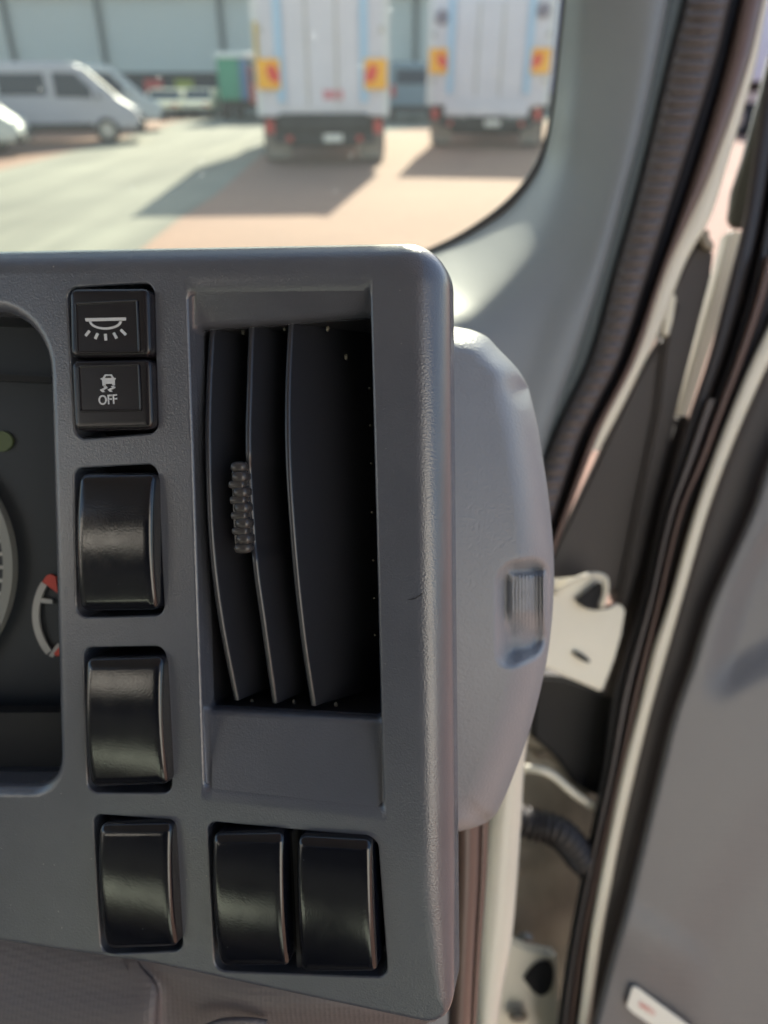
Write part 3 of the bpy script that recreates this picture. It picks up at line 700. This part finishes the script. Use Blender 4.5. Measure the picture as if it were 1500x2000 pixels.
def ball(name, px, py, w_, r, m, parent, sy=1):
    bm = bmesh.new(); bmesh.ops.create_uvsphere(bm, u_segments=12, v_segments=8, radius=r); u_, v_ = L(px, py, w_); c = W(u_, v_, w_)
    for q in bm.verts: q.co = c + U * q.co.x + V * q.co.y * sy + N * q.co.z
    return from_bm(name, bm, m, parent, smooth=True)
for x, y in ((475, 649), (556, 641), (640, 642), (491, 1370), (574, 1371), (656, 1376), (676, 697)): ball('vane_pivot', x, y, -.0165 if y != 697 else -.02, .0006, peg, vent, 1.6)
for y in (758, 831, 905, 1000, 1094, 1168, 1240): ball('glint_pin', 722 + (y - 758) * .022, y, -.018, .0004, peg, vent)  # small pale balls added as glints along the right wall

# ---- instrument cluster behind its opening
cl = well_back('gauge_cluster', clus, -.011, -.05, M['cluster'], dash); cl['label'] = 'blurred instrument cluster recessed behind the fascia edge'
def flat_on(name, px, w_, m, t=.0008, parent=None): return symbol(name, [Q(px, w_)], w_, m, parent or cl, t)
flat_on('dial_face', [(-600, 560), (150, 575), (150, 1395), (-600, 1385)], -.040, M['clusterface'])
flat_on('hood_ledge', [(-600, 700), (110, 738), (112, 750), (-600, 712)], -.026, M['well'], .003)
flat_on('lower_hood', [(-600, 1385), (140, 1385), (140, 1560), (-600, 1560)], -.022, M['well'], .004)
flat_on('dial_ring', arcpoly(-245, 1108, 275, 275, -50, 50, 19, 40), -.036, M['dialgrey'], .0015)
for a in range(-42, 44, 6):
    r0, r1 = 252, 232 if a % 12 else 225; ca, sa = math.cos(R(a)), math.sin(R(a)); c = (-245, 1108)
    flat_on('dial_tick', [(c[0] + r0 * ca - 3.4 * sa, c[1] + r0 * sa + 3.4 * ca), (c[0] + r1 * ca - 3.4 * sa, c[1] + r1 * sa + 3.4 * ca), (c[0] + r1 * ca + 3.4 * sa, c[1] + r1 * sa - 3.4 * ca), (c[0] + r0 * ca + 3.4 * sa, c[1] + r0 * sa - 3.4 * ca)], -.0385, M['dialwhite'], .0004)
flat_on('scale_arc', arcpoly(188, 1200, 124, 124, 141, 211, 13, 24), -.038, M['dialwhite'], .0004)
flat_on('scale_tick', [(80, 1168), (103, 1171), (103, 1179), (79, 1177)], -.038, M['dialwhite'], .0003)
flat_on('scale_tick', [(96, 1280), (113, 1256), (119, 1262), (104, 1284)], -.038, M['dialwhite'], .0003)
flat_on('red_mark', [(84, 1136), (92, 1124), (100, 1121), (110, 1126), (114, 1158), (92, 1142)], -.0375, M['dialred'], .0004)
flat_on('red_mark', [(106, 1276), (118, 1262), (122, 1276), (112, 1282)], -.0375, M['dialred'], .0004)
flat_on('warning_lamp', [(3 + 23 * math.cos(R(a)), 862 + 20 * math.sin(R(a))) for a in range(0, 360, 20)], -.0385, M['lampgreen'], .0004)

# ---- side housing behind the fascia, with the grooved thumb hollow
OUTR = [(884, 638), (957, 655), (976, 696), (1006, 716), (1032, 762), (1052, 850), (1070, 960), (1082, 1090), (1081, 1180), (1066, 1300), (1036, 1420), (1001, 1518), (968, 1588), (950, 1610)]
def side_housing():
    T = [(800, 634), (850, 635), (890, 639), (925, 646), (952, 659), (972, 680), (992, 700), (1010, 720), (1022, 738), (1032, 758)]
    RR = [(1032, 758), (1044, 805), (1053, 850), (1070, 960), (1080, 1060), (1082, 1130), (1078, 1210), (1066, 1300), (1038, 1415), (1003, 1515), (972, 1584), (951, 1606)]
    BB = [(800, 1640), (850, 1634), (893, 1625), (930, 1615), (951, 1606)]
    nu, nv = 110, 210; v = []; f = []
    def sst(a, b, x): t = min(max((x - a) / (b - a), 0), 1); return t * t * (3 - 2 * t)
    tp = smooth_pts(T, 90); rp = smooth_pts(RR, 160); bp = smooth_pts(BB, 40)
    poly = [(x, y, 0) for x, y in tp if x > 800] + [(x, y, 1) for x, y in rp] + [(x, y, 2) for x, y in bp]
    par = {0: (50, .019), 1: (74, .030), 2: (26, .014)}
    import numpy as np
    segs = {}
    for k, pp in ((0, tp), (1, rp), (2, bp)):
        P_ = np.array(pp); D_ = P_[1:] - P_[:-1]; segs[k] = (P_[:-1], D_, (D_ ** 2).sum(1) + 1e-9)
    for i in range(nv + 1):
        t = i / nv; t = t + .12 * math.sin(2 * math.pi * t) / (2 * math.pi) * -1.0
        for j in range(nu + 1):
            s = j / nu; s = 1 - (1 - s) ** 1.35
            a, b, c, d = cr(T, s), cr(BB, s), (800, 632 + (1640 - 632) * t), cr(RR, t)
            x = (1 - t) * a[0] + t * b[0] + (1 - s) * c[0] + s * d[0] - ((1 - s) * (1 - t) * 800 + s * (1 - t) * 1032 + (1 - s) * t * 800 + s * t * 951)
            y = (1 - t) * a[1] + t * b[1] + (1 - s) * c[1] + s * d[1] - ((1 - s) * (1 - t) * 632 + s * (1 - t) * 758 + (1 - s) * t * 1640 + s * t * 1606)
            z = .2435 + .00003 * (x - 885) + .00000005 * (y - 1100) ** 2
            best = 1e9
            wsum = dr = 0; mn = {0: 1e9, 1: 1e9, 2: 1e9}
            for k, sg in segs.items():
                A_, D_, LL = sg; qx_ = x - A_[:, 0]; qy_ = y - A_[:, 1]; tt = np.clip((qx_ * D_[:, 0] + qy_ * D_[:, 1]) / LL, 0, 1)
                mn[k] = float(np.min((qx_ - tt * D_[:, 0]) ** 2 + (qy_ - tt * D_[:, 1]) ** 2))
            for k in (0, 1, 2):
                e = math.sqrt(mn[k]); rad, drop = par[k]
                if e < rad: q = 1 - e / rad; z += drop * (1 - math.sqrt(max(1 - q * q, 0)))
            # thumb hollow with a grooved pad
            hy0 = 1092 - .16 * (x - 1022); hy1 = 1300 - .30 * (x - 1010); hyc = (hy0 + hy1) / 2; hh_ = (hy1 - hy0) / 2
            qx = abs(x - 1022) - 54 + 40; qy = abs(y - hyc) - hh_ + 40
            sd = math.hypot(max(qx, 0), max(qy, 0)) + min(max(qx, qy), 0) - 40
            ins = 1 - sst(-34, 4, sd); z += .0145 * ins
            pad = sst(984, 1001, x) * (1 - sst(1062, 1070, x)) * sst(1112, 1126, y) * (1 - sst(1190, 1245, y))
            z -= .0085 * pad
            if pad > .1: z += .0007 * (.5 + .5 * math.cos(2 * math.pi * (x - 998) / 6.6)) * pad
            v.append(PC(x, y, z))
    for i in range(nv):
        for j in range(nu):
            a = i * (nu + 1) + j; f.append([a, a + nu + 1, a + nu + 2, a + 1])
    rim_ = [j for j in range(nu + 1)] + [i * (nu + 1) + nu for i in range(1, nv + 1)] + [nv * (nu + 1) + j for j in range(nu - 1, -1, -1)]
    base = len(v); mid = PC(900, 1100, .3)
    for q in rim_: p = v[q]; v.append(p + CF * .04 + (mid - p) * .06)
    for k in range(len(rim_) - 1): f.append([rim_[k], rim_[k + 1], base + k + 1, base + k])
    return mesh_obj('side_housing', v, f, M['housing'], dash, label='paler grey moulded side housing with a grooved thumb hollow')
side_housing()

# ---- lower trim below the fascia and the top pad behind it
patch('lower_trim', [
    [(-120, 1770, .276), (0, 1790, .271), (235, 1815, .264), (275, 1825, .263), (500, 1870, .256), (700, 1910, .255), (865, 1965, .262)],
    [(-120, 1850, .2705), (0, 1865, .266), (245, 1878, .2575), (288, 1880, .2585), (500, 1930, .253), (700, 1955, .253), (855, 1985, .264)],
    [(-120, 1930, .266), (0, 1930, .262), (275, 1930, .254), (325, 1930, .2580), (500, 1968, .253), (700, 1982, .255), (850, 1994, .268)],
    [(-120, 2010, .262), (0, 2010, .258), (275, 2000, .251), (325, 2000, .2595), (500, 2004, .258), (680, 2008, .262), (825, 2008, .275)],
    [(-120, 2160, .258), (0, 2160, .255), (280, 2130, .252), (330, 2120, .262), (500, 2100, .272), (680, 2090, .275), (800, 2080, .29)]], 60, 40, M['lower'], dash, .004,
    label='warm grey cross grained trim below the fascia')
tube('trim_lip', [PC(*p) for p in smooth_pts([(395, 2012, .252), (430, 1997, .25), (480, 1994, .25), (520, 1999, .252)], 16)], .0012, M['lower'], dash)
box('dash_top_pad', -1.7, .015, .27, .86, 1.47, 1.53, M['dashtop'], None, .02, local=False).name = 'dash_top_pad'
dt = bpy.data.objects['dash_top_pad']; dt.parent = dash; dt.location = dt.location - dash.location; dt['label'] = 'dark pad on top of the dashboard behind the fascia'
# back of the dashboard body, so no light leaks from behind
bm = bmesh.new()
a = [W(*L(-700, 520), -.055), W(*L(760, 560), -.055), W(*L(760, 1800), -.055), W(*L(-700, 1800), -.055)]
vs_ = [bm.verts.new(p) for p in a] + [bm.verts.new(p - N * .02) for p in a]
for q in ((0, 1, 2, 3), (7, 6, 5, 4), (0, 4, 5, 1), (1, 5, 6, 2), (2, 6, 7, 3), (3, 7, 4, 0)): bm.faces.new([vs_[i] for i in q])
bmesh.ops.recalc_face_normals(bm, faces=bm.faces); from_bm('dash_carcass', bm, M['dashtop'], dash)

# ---- a stray hair and dust
hp = [W(*L(x, y, w_), w_) for x, y, w_ in smooth_pts([(798, 1172, .0003), (812, 1168, .0006), (824, 1160, -.0002), (834, 1148, -.0016)], 20)]
tag(tube('hair', hp, .00009, mat('dark_hair', (.01, .008, .006), .5), None, 6), 'short dark hair lying on the rolled right edge of the fascia', 'hair')
v = []; f = []
def mote(c, r):
    i0 = len(v)
    for d in ((1, 0, 0), (0, 1, 0), (-1, 0, 0), (0, -1, 0), (0, 0, 1), (0, 0, -1)): v.append(c + Vector(d) * r * random.uniform(.5, 1.3))
    for q in ((0, 1, 4), (1, 2, 4), (2, 3, 4), (3, 0, 4), (1, 0, 5), (2, 1, 5), (3, 2, 5), (0, 3, 5)): f.append([i0 + i for i in q])
for i in range(150):
    x, y = random.uniform(0, 800), random.uniform(500, 1950)
    if any((lambda q: min(a[0] for a in q) < x < max(a[0] for a in q) and min(a[1] for a in q) < y < max(a[1] for a in q))(q) for q in (O1, O2, O3, O4, O5, [(0, 600), (125, 1540)], [(365, 550), (750, 1590)])): continue
    if y > 1800 + x * .17: continue
    mote(W(*L(x, y), .00005), random.uniform(.00005, .00013))
for q, lb in blanks:
    for i in range(5): x = random.uniform(q[0][0] + 12, q[1][0] - 12); y = random.uniform(q[0][1] + 30, q[2][1] - 30); mote(W(*L(x, y, .0049), .0049), .00008)
tag(mesh_obj('dust', v, f, mat('pale_dust', (.6, .58, .52), .8), None, smooth=False), 'pale dust specks scattered over the dashboard face', 'dust', kind='stuff')

# ================================================================== WINDSCREEN AND PILLAR
INNER = [(1108, -60), (1104, 0), (1092, 110), (1082, 210), (1068, 285), (1042, 345), (1003, 395), (945, 440), (866, 482), (760, 515), (560, 530)]
INZ = [.61, .615, .63, .64, .65, .655, .66, .665, .67, .672, .68]
wind = empty('windscreen', PC(900, 300, .66), 'dusty green tinted windscreen with a black rubber edge', 'windscreen')
def glassmat():
    m = bpy.data.materials.new('dusty_tinted_glass'); m.use_nodes = True; t = m.node_tree; t.nodes.clear()
    out = t.nodes.new('ShaderNodeOutputMaterial'); tr = t.nodes.new('ShaderNodeBsdfTransparent'); tr.inputs[0].default_value = (.94, .96, .89, 1)
    gl = t.nodes.new('ShaderNodeBsdfGlossy'); gl.inputs['Roughness'].default_value = .02; fr = t.nodes.new('ShaderNodeFresnel'); fr.inputs[0].default_value = 1.3
    m1 = t.nodes.new('ShaderNodeMixShader'); t.links.new(fr.outputs[0], m1.inputs[0]); t.links.new(tr.outputs[0], m1.inputs[1]); t.links.new(gl.outputs[0], m1.inputs[2])
    tl = t.nodes.new('ShaderNodeBsdfTranslucent'); tl.inputs[0].default_value = (.74, .8, .84, 1)
    tc = t.nodes.new('ShaderNodeTexCoord'); vo = t.nodes.new('ShaderNodeTexVoronoi'); vo.inputs['Scale'].default_value = 24; t.links.new(tc.outputs['Object'], vo.inputs[0])
    rp = t.nodes.new('ShaderNodeValToRGB'); rp.color_ramp.elements[0].position = .03; rp.color_ramp.elements[0].color = (.12, .12, .12, 1); rp.color_ramp.elements[1].position = .055; rp.color_ramp.elements[1].color = (.0105, .0105, .0105, 1)
    t.links.new(vo.outputs['Distance'], rp.inputs[0]); m2 = t.nodes.new('ShaderNodeMixShader'); t.links.new(rp.outputs[0], m2.inputs[0]); t.links.new(m1.outputs[0], m2.inputs[1]); t.links.new(tl.outputs[0], m2.inputs[2])
    t.links.new(m2.outputs[0], out.inputs[0]); return m
p0 = PC(1104, 0, .625); p1 = PC(866, 482, .68); nrm = Vector((0.05, .9, .4)).normalized()
def onglass(x, z): q = Vector((x, 0, z)); y = (p0 - Vector((0, 0, 0))).dot(nrm) - q.x * nrm.x - q.z * nrm.z; return Vector((x, y / nrm.y + .035, z))
gv = [onglass(*q) for q in ((-1.72, 1.36), (.17, 1.36), (.22, 2.40), (-1.72, 2.40))]
o = mesh_obj('glass_pane', gv + [p + nrm * .004 for p in gv], [(0, 1, 2, 3), (7, 6, 5, 4), (0, 4, 5, 1), (1, 5, 6, 2), (2, 6, 7, 3), (3, 7, 4, 0)], glassmat(), wind, smooth=False)
sp = smooth_pts([(x, y, z + .006) for (x, y), z in zip(INNER, INZ)], 60)
tube('rubber_edge', [PC(*p) for p in sp], .0055, M['rubber'], wind, 10, rfun=lambda t: .55 + .6 * math.exp(-((t - .62) / .2) ** 2))

# the pillar cover: inner edge (windscreen) to outer edge (door seal)
zi = lambda k: INZ[k]
rows = [
    [(1108, -60, .612), (1150, -60, .585), (1230, -60, .568), (1300, -60, .565), (1322, -60, .59)],
    [(1092, 110, .632), (1140, 112, .600), (1210, 120, .578), (1268, 125, .572), (1288, 130, .596)],
    [(1080, 225, .642), (1122, 232, .607), (1190, 245, .582), (1240, 260, .575), (1260, 268, .598)],
    [(1058, 315, .655), (1102, 340, .612), (1168, 370, .583), (1207, 385, .576), (1228, 395, .598)],
    [(1003, 395, .662), (1062, 445, .602), (1130, 490, .580), (1170, 520, .575), (1190, 535, .598)],
    [(940, 443, .668), (1012, 520, .590), (1082, 600, .574), (1125, 655, .574), (1146, 672, .596)],
    [(862, 485, .672), (950, 590, .575), (1035, 720, .570), (1082, 775, .573), (1103, 790, .594)],
    [(760, 515, .676), (900, 625, .565), (1000, 800, .568), (1048, 880, .572), (1068, 900, .592)],
    [(560, 530, .68), (840, 640, .560), (960, 860, .565), (1020, 1010, .572), (1040, 1040, .592)]]
pt = patch('pillar_trim', rows, 40, 90, M['trim'], None, .004)
tag(pt, 'smooth grey plastic cover curving down the windscreen pillar into the dash', 'pillar trim')

# weatherstrip: teal edge, ribbed band, dark groove, brown bulb
e0 = [(1318, -60), (1297, 0), (1268, 130), (1217, 350), (1165, 525), (1112, 700), (1072, 800), (1045, 870), (1000, 985)]
e1 = [(1352, -60), (1338, 0), (1305, 130), (1252, 350), (1203, 525), (1154, 700), (1106, 800), (1083, 850), (1040, 960), (1010, 1040)]
e2 = [(1442, -60), (1427, 0), (1394, 130), (1325, 350), (1268, 525), (1210, 700), (1160, 800), (1137, 842), (1083, 1000), (1060, 1070)]
e3 = [(1464, -60), (1448, 0), (1418, 130), (1352, 350), (1290, 525), (1227, 700), (1178, 800), (1155, 842), (1098, 1000), (1068, 1085)]
e4 = [(1508, -60), (1492, 0), (1461, 130), (1383, 350), (1303, 525), (1243, 700), (1190, 805), (1171, 845), (1112, 1000), (1078, 1090)]
ws_ = empty('door_weatherstrip', PC(1250, 500, .58), 'ribbed rubber door weatherstrip running down beside the pillar trim', 'weatherstrip')
band('fabric_edge', e0, e1, .590, .008, .02, M['teal'], ws_, y0=-60, y1=990)
band('ribbed_strip', e1, e2, .584, .012, .025, M['ribbed'], ws_, n=460, k=14, y0=-60, y1=1068, rib=lambda y, s: (.0022 * math.sin(y * 2 * math.pi / 24) * math.sin(math.pi * s) ** .7 if y > -1e3 else 0) * (1 if s > .2 else s / .2))
band('groove', e2, e3, .596, .002, .02, M['rubber'], ws_, y0=-60, y1=1085)
band('bulb_seal', e3, e4, .588, .012, .02, M['rubber_brown'], ws_, y0=-60, y1=1088)

# painted pillar and hinge area of the cab body
e5 = [(1520, -60), (1500, 0), (1475, 130), (1412, 350), (1385, 430), (1345, 500), (1320, 560), (1290, 640), (1262, 700), (1215, 795), (1170, 880)]
body = empty('cab_body_pillar', PC(1200, 1200, .66), 'cream white painted door pillar of the cab with dark painted holes', 'cab body')
band('painted_pillar', [(x - 12, y) for x, y in e4], e5, .612, .006, .03, M['body'], body, y0=-60, y1=880, k=8)
band('lower_pillar', [(1000, 1390), (980, 1480), (955, 1580), (940, 1700), (932, 1850), (925, 2080)], [(1040, 1390), (1026, 1480), (1018, 1600), (1010, 1720), (999, 1840), (980, 1940), (960, 2080)], .43, .010, .03, M['body'], body, k=12)
BR = [(1040, 1140), (1085, 1132), (1125, 1128), (1160, 1120), (1180, 1124), (1188, 1140), (1186, 1165), (1170, 1187), (1210, 1180), (1222, 1190), (1214, 1240), (1200, 1290), (1176, 1352), (1120, 1328), (1060, 1302), (1040, 1290)]
# hollow between the pillar and the door: dark inner wall, loom, cables
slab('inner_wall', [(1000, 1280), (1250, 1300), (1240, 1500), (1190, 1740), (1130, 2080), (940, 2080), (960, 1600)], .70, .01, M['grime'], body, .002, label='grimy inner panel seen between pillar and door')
loom = empty('door_wiring_loom', PC(1080, 1600, .62), 'black corrugated wiring loom bending between pillar and open door', 'cable')
pts = [PC(*p) for p in smooth_pts([(985, 1590, .60), (1040, 1610, .60), (1090, 1625, .60), (1130, 1670, .61), (1150, 1740, .62), (1135, 1850, .63), (1118, 1960, .64)], 160)]
tube('loom_sleeve', pts, .0115, M['rubber'], loom, 14, rfun=lambda t: 1 + .17 * math.sin(t * 2 * math.pi * 26) * (t < .55) - .45 * min(1, max(0, (t - .5) / .12)))
slab('dark_check_box', [(1052, 1318), (1100, 1322), (1215, 1362), (1200, 1440), (1176, 1560), (1120, 1530), (1085, 1480), (1040, 1440), (1042, 1380)], .64, .03, M['well'], body, .003, label='black door check housing under the hinge')
tube('check_strap', [PC(*p) for p in smooth_pts([(1000, 1500, .63), (1050, 1503, .62), (1080, 1515, .62), (1115, 1545, .62), (1150, 1570, .62), (1170, 1580, .62)], 24)], .0035, M['body'], body, 10)
tube('check_strap', [PC(*p) for p in smooth_pts([(1020, 1440, .66), (1060, 1450, .66), (1100, 1480, .66), (1150, 1540, .66)], 20)], .009, M['grime'], body, 10)
cyl('bolt_head', (0, 0, 0), .008, .006, 1, M['steel'], None, 6).name = 'bolt'
bo = bpy.data.objects['bolt']; bo.parent = body; bo.location = PC(1024, 1836, .68) - body.location
slab('sill_bracket', [(985, 1830), (1030, 1850), (1060, 1856), (1088, 1862), (1100, 2080), (930, 2080), (945, 1930)], .655, .01, M['body'], body, .003)
for bx, by, bz in ((1004, 1700, .69), (1060, 1470, .655), (1098, 1466, .655), (1012, 1985, .645)):
    b_ = cyl('bolt', (0, 0, 0), .0055, .006, 1, M['steel'], None, 6); b_.parent = body; b_.location = PC(bx, by, bz) - body.location
    b_ = cyl('washer', (0, 0, 0), .0085, .002, 1, M['grime'], None, 20); b_.parent = body; b_.location = PC(bx, by, bz + .003) - body.location
slab('spring_plate', [(1030, 1432), (1060, 1436), (1100, 1470), (1150, 1500), (1140, 1545), (1090, 1520), (1040, 1500), (1024, 1470)], .668, .004, M['steel'], body, .001)
slab('sill_hole_shade', smooth_pts([(1022, 1912), (1045, 1884), (1072, 1878), (1082, 1900), (1074, 1935), (1050, 1944), (1022, 1912)], 24)[:-1], .652, .002, M['holeshade'], body, 0)
# rounded rubber below the side housing
sl = empty('sill_weatherstrip', PC(920, 1800, .33), 'reddish brown rubber strip hanging below the side housing', 'weatherstrip')
band('bulb_seal', [(880, 1560), (882, 1700), (880, 1850), (872, 2080)], [(938, 1560), (936, 1700), (928, 1850), (916, 2080)], .34, .012, .02, M['rubber_brown'], sl)
band('lip', [(932, 1560), (931, 1700), (924, 1850), (912, 2080)], [(956, 1560), (951, 1700), (940, 1850), (926, 2080)], .345, .006, .02, M['rubber_brown'], sl)

# ================================================================== OPEN DOOR
door = empty('cab_door', PC(1350, 1300, .60), 'open cab door with grey trim panel and layered black seals', 'door')
def hinge():
    t = slab('hinge', BR, lambda x, y: .60 + (x - 1100) * .00006, .006, M['body'], door, .0015, label='cream painted hinge bracket with a dark painted oval hole')
    slab('oval_hole_shade', [(1136 + 17 * math.cos(a) * .95 + 5 * math.sin(a), 1283 + 9 * math.sin(a) + 7 * math.cos(a)) for a in [i * math.pi / 8 for i in range(16)]], .5985, .003, M['holeshade'], t, 0)
    slab('hinge_eye_shade', smooth_pts([(1125, 1172), (1148, 1155), (1168, 1138), (1177, 1142), (1176, 1160), (1170, 1184), (1200, 1180), (1190, 1188), (1162, 1192), (1140, 1186), (1125, 1172)], 30)[:-1], .5965, .003, M['holeshade'], t, 0)
    tube('bracket_rim', [PC(*p) for p in smooth_pts([(1085, 1160, .595), (1110, 1140, .594), (1150, 1124, .593), (1178, 1126, .593), (1184, 1142, .593), (1181, 1166, .594), (1174, 1186, .595)], 30)], .0022, M['body'], t)
hinge()
# dark triangular corner cover
slab('corner_cover', [(1292, 655), (1306, 660), (1296, 780), (1262, 950), (1222, 1150), (1190, 1160), (1140, 1128), (1060, 1150), (1075, 1090), (1180, 870), (1240, 745)], .635, .012, M['doorblack'], door, .003)
slab('mirror_mount', [(1376, 455), (1384, 482), (1396, 486), (1390, 540), (1372, 610), (1345, 715), (1318, 825), (1290, 950), (1255, 1100), (1226, 1190), (1206, 1180), (1250, 960), (1284, 800), (1296, 690), (1306, 640), (1318, 600), (1306, 596), (1316, 560), (1345, 500)], .628, .03, M['doorblack'], door, .004, label='black toothed mirror mount standing up at the door corner')
slab('mount_clip', [(1296, 652), (1302, 600), (1312, 572), (1322, 578), (1316, 620), (1306, 656)], .622, .006, M['body'], door, .001)
slab('mount_tab', [(1366, 458), (1380, 446), (1388, 452), (1385, 462), (1394, 472), (1396, 488), (1380, 484)], .620, .006, M['grime'], door, .001)
# frame of the door with its seals, from the window frame down
f0 = [(1530, -60), (1512, 60), (1496, 150), (1473, 300), (1452, 430), (1420, 560), (1386, 690), (1345, 815), (1318, 900), (1290, 1000), (1250, 1180), (1200, 1350), (1178, 1500), (1137, 1700), (1104, 1880), (1078, 2080)]
f1 = [(1640, -60), (1620, 60), (1600, 150), (1570, 300), (1545, 430), (1520, 560), (1475, 690), (1425, 815), (1392, 900), (1345, 1000), (1300, 1180), (1262, 1350), (1226, 1500), (1178, 1700), (1142, 1880), (1118, 2080)]
def lerp_path(t): return [(a[0] + (b[0] - a[0]) * t, a[1]) for a, b in zip(f0, f1)]
band('frame_shell', lerp_path(.02), lerp_path(1.38), .634, 0, .02, M['doorblack'], door, y0=-60, y1=2080, n=80, flat=0)
slab('lower_frame', [(1322, 812), (1350, 812), (1300, 1000), (1262, 1180), (1215, 1350), (1188, 1500), (1168, 1500), (1182, 1350), (1200, 1200), (1250, 1080), (1290, 920)], .640, .012, M['doorblack'], door, .002)
band('seal_ledge', lerp_path(0), lerp_path(.34), .615, .006, .03, M['rubber'], door, y0=-60, y1=2080, n=90)
band('seal_lip', lerp_path(.3), lerp_path(.5), .606, .006, .02, mat('grey_brown_rubber', (.12, .105, .1), .4), door, y0=780, y1=2080, n=80)
band('seal_channel', lerp_path(.48), lerp_path(.66), .612, .003, .03, M['rubber'], door, y0=-60, y1=2080, n=80)
band('inner_bulb', lerp_path(.62), lerp_path(.8), .604, .006, .02, M['rubber_brown'], door, y0=500, y1=2080, n=80)
band('shut_groove', lerp_path(.78), lerp_path(1.02), .612, .002, .02, M['rubber'], door, y0=-60, y1=2080, n=80)
c0_ = [(1560, 520), (1500, 640), (1462, 720), (1405, 860), (1356, 1000), (1305, 1180), (1276, 1267), (1248, 1380), (1217, 1500), (1190, 1625), (1165, 1750), (1148, 1850), (1128, 2000), (1116, 2080)]
c1_ = [(1590, 530), (1522, 670), (1482, 750), (1428, 876), (1382, 1000), (1330, 1180), (1305, 1267), (1273, 1380), (1243, 1500), (1214, 1625), (1190, 1750), (1172, 1850), (1152, 2000), (1140, 2080)]
band('painted_edge', c0_, c1_, .600, .004, .03, M['body'], door, y0=520, y1=2080, n=80, label='cream painted edge of the door shell')
g1 = [(1700, 560), (1600, 700), (1560, 780), (1500, 900), (1465, 1000), (1385, 1180), (1347, 1300), (1312, 1400), (1287, 1500), (1247, 1662), (1217, 1782), (1194, 1860), (1157, 2000), (1140, 2080)]
band('shut_face', [(x - 4, y) for x, y in c1_], [(x + 14, y) for x, y in g1], .606, .004, .03, M['doorblack'], door, y0=540, y1=2080, n=80, flat=3)
# pinkish-green strip of paint seen past the mount = outer skin edge of the door
slab('outer_skin_edge', [(1424, 446), (1456, 452), (1446, 500), (1402, 640), (1344, 820), (1318, 826), (1345, 730), (1395, 560)], .72, .02, M['body'], door, .003)
slab('window_channel', [(1506, 100), (1530, 90), (1490, 260), (1462, 440), (1440, 446), (1424, 430), (1432, 370), (1452, 310), (1484, 190)], .66, .008, mat('grey_glass_edge', (.16, .17, .15), .25), door, .002)
# the big inner trim panel with its armrest hollow
def door_panel():
    left = [(x, y) for x, y in g1]; v = []; f = []; nv, nu = 150, 90
    def sst(a, b, x): t = min(max((x - a) / (b - a), 0), 1); return t * t * (3 - 2 * t)
    lip = [(1520, 985), (1465, 1060), (1420, 1150), (1384, 1250), (1366, 1320), (1372, 1370), (1400, 1392), (1450, 1340), (1520, 1230)]
    for i in range(nv + 1):
        y = 560 + (2090 - 560) * i / nv; xl = xat(left, y)
        for j in range(nu + 1):
            s = j / nu; x = xl + (1680 - xl) * s ** 1.15 if xl < 1660 else xl + 20 * s
            e = x - xl; z = .592
            if e < 16: q = 1 - e / 16; z += .012 * (1 - math.sqrt(max(1 - q * q, 0)))
            # hollow for the pull handle
            xb = xat([(1525, 985), (1470, 1060), (1425, 1150), (1392, 1250), (1374, 1330), (1380, 1380)], min(y, 1380))
            fade = 1 - sst(1300, 1400, y + (x - 1380) * .55)
            z += .009 * sst(xb - 8, xb + 60, x) * fade
            # soft raised swage sweeping down to the left
            yy = 1790 + (x - 1200) * .62
            z -= .003 * sst(yy - 70, yy, y) * (1 - sst(yy + 4, yy + 140, y)) * (1 - sst(1330, 1420, x))
            xx = 1500 - (y - 1600) * .62
            z -= .005 * (1 - sst(xx - 90, xx + 90, x))
            v.append(PC(x, y, z - .004))
    for i in range(nv):
        for j in range(nu): a = i * (nu + 1) + j; f.append([a, a + nu + 1, a + nu + 2, a + 1])
    return thick(mesh_obj('trim_panel', v, f, M['doortrim'], door, label='warm grey moulded door panel with a curved pull hollow'), .004)
door_panel()
tube('handle_lip', [PC(*p) for p in smooth_pts([(1545, 950, .586), (1482, 1040, .586), (1432, 1130, .586), (1398, 1220, .586), (1374, 1300, .586), (1368, 1345, .586), (1380, 1375, .587), (1402, 1386, .590)], 40)], .0032, M['doortrim'], door, 12, rfun=lambda t: 1 - .4 * t)
# white sticker
stq = [(1235, 1928), (1224, 1966), (1236, 1978), (1262, 1996), (1330, 2045), (1360, 2050), (1372, 2030), (1365, 2018), (1300, 1970), (1245, 1929)]
st = slab('warning_sticker', stq, .578, .0012, M['sticker'], door, .0003, label='white safety sticker with small red lettering')
def skew_quad(a, b, h):
    a, b = Vector(a), Vector(b); d = (b - a).normalized(); n_ = Vector((-d.y, d.x)) * h + Vector((-.2, 1)) * 0; return [tuple(a), tuple(b), tuple(b + n_), tuple(a + n_)]
pts, fs = letters('sticker', 'SAFETY', 0, 0, 0, 0, None, None, sx=.8)
a_ = Vector((1264, 1971)); dx = Vector((.80, .60)); dy = Vector((.22, -.98)); hh = 10.5
o = mesh_obj('red_lettering', [PC(*(a_ + dx * x * hh + dy * y * hh), .5768) for x, y in pts], fs, M['stickred'], st, smooth=False)
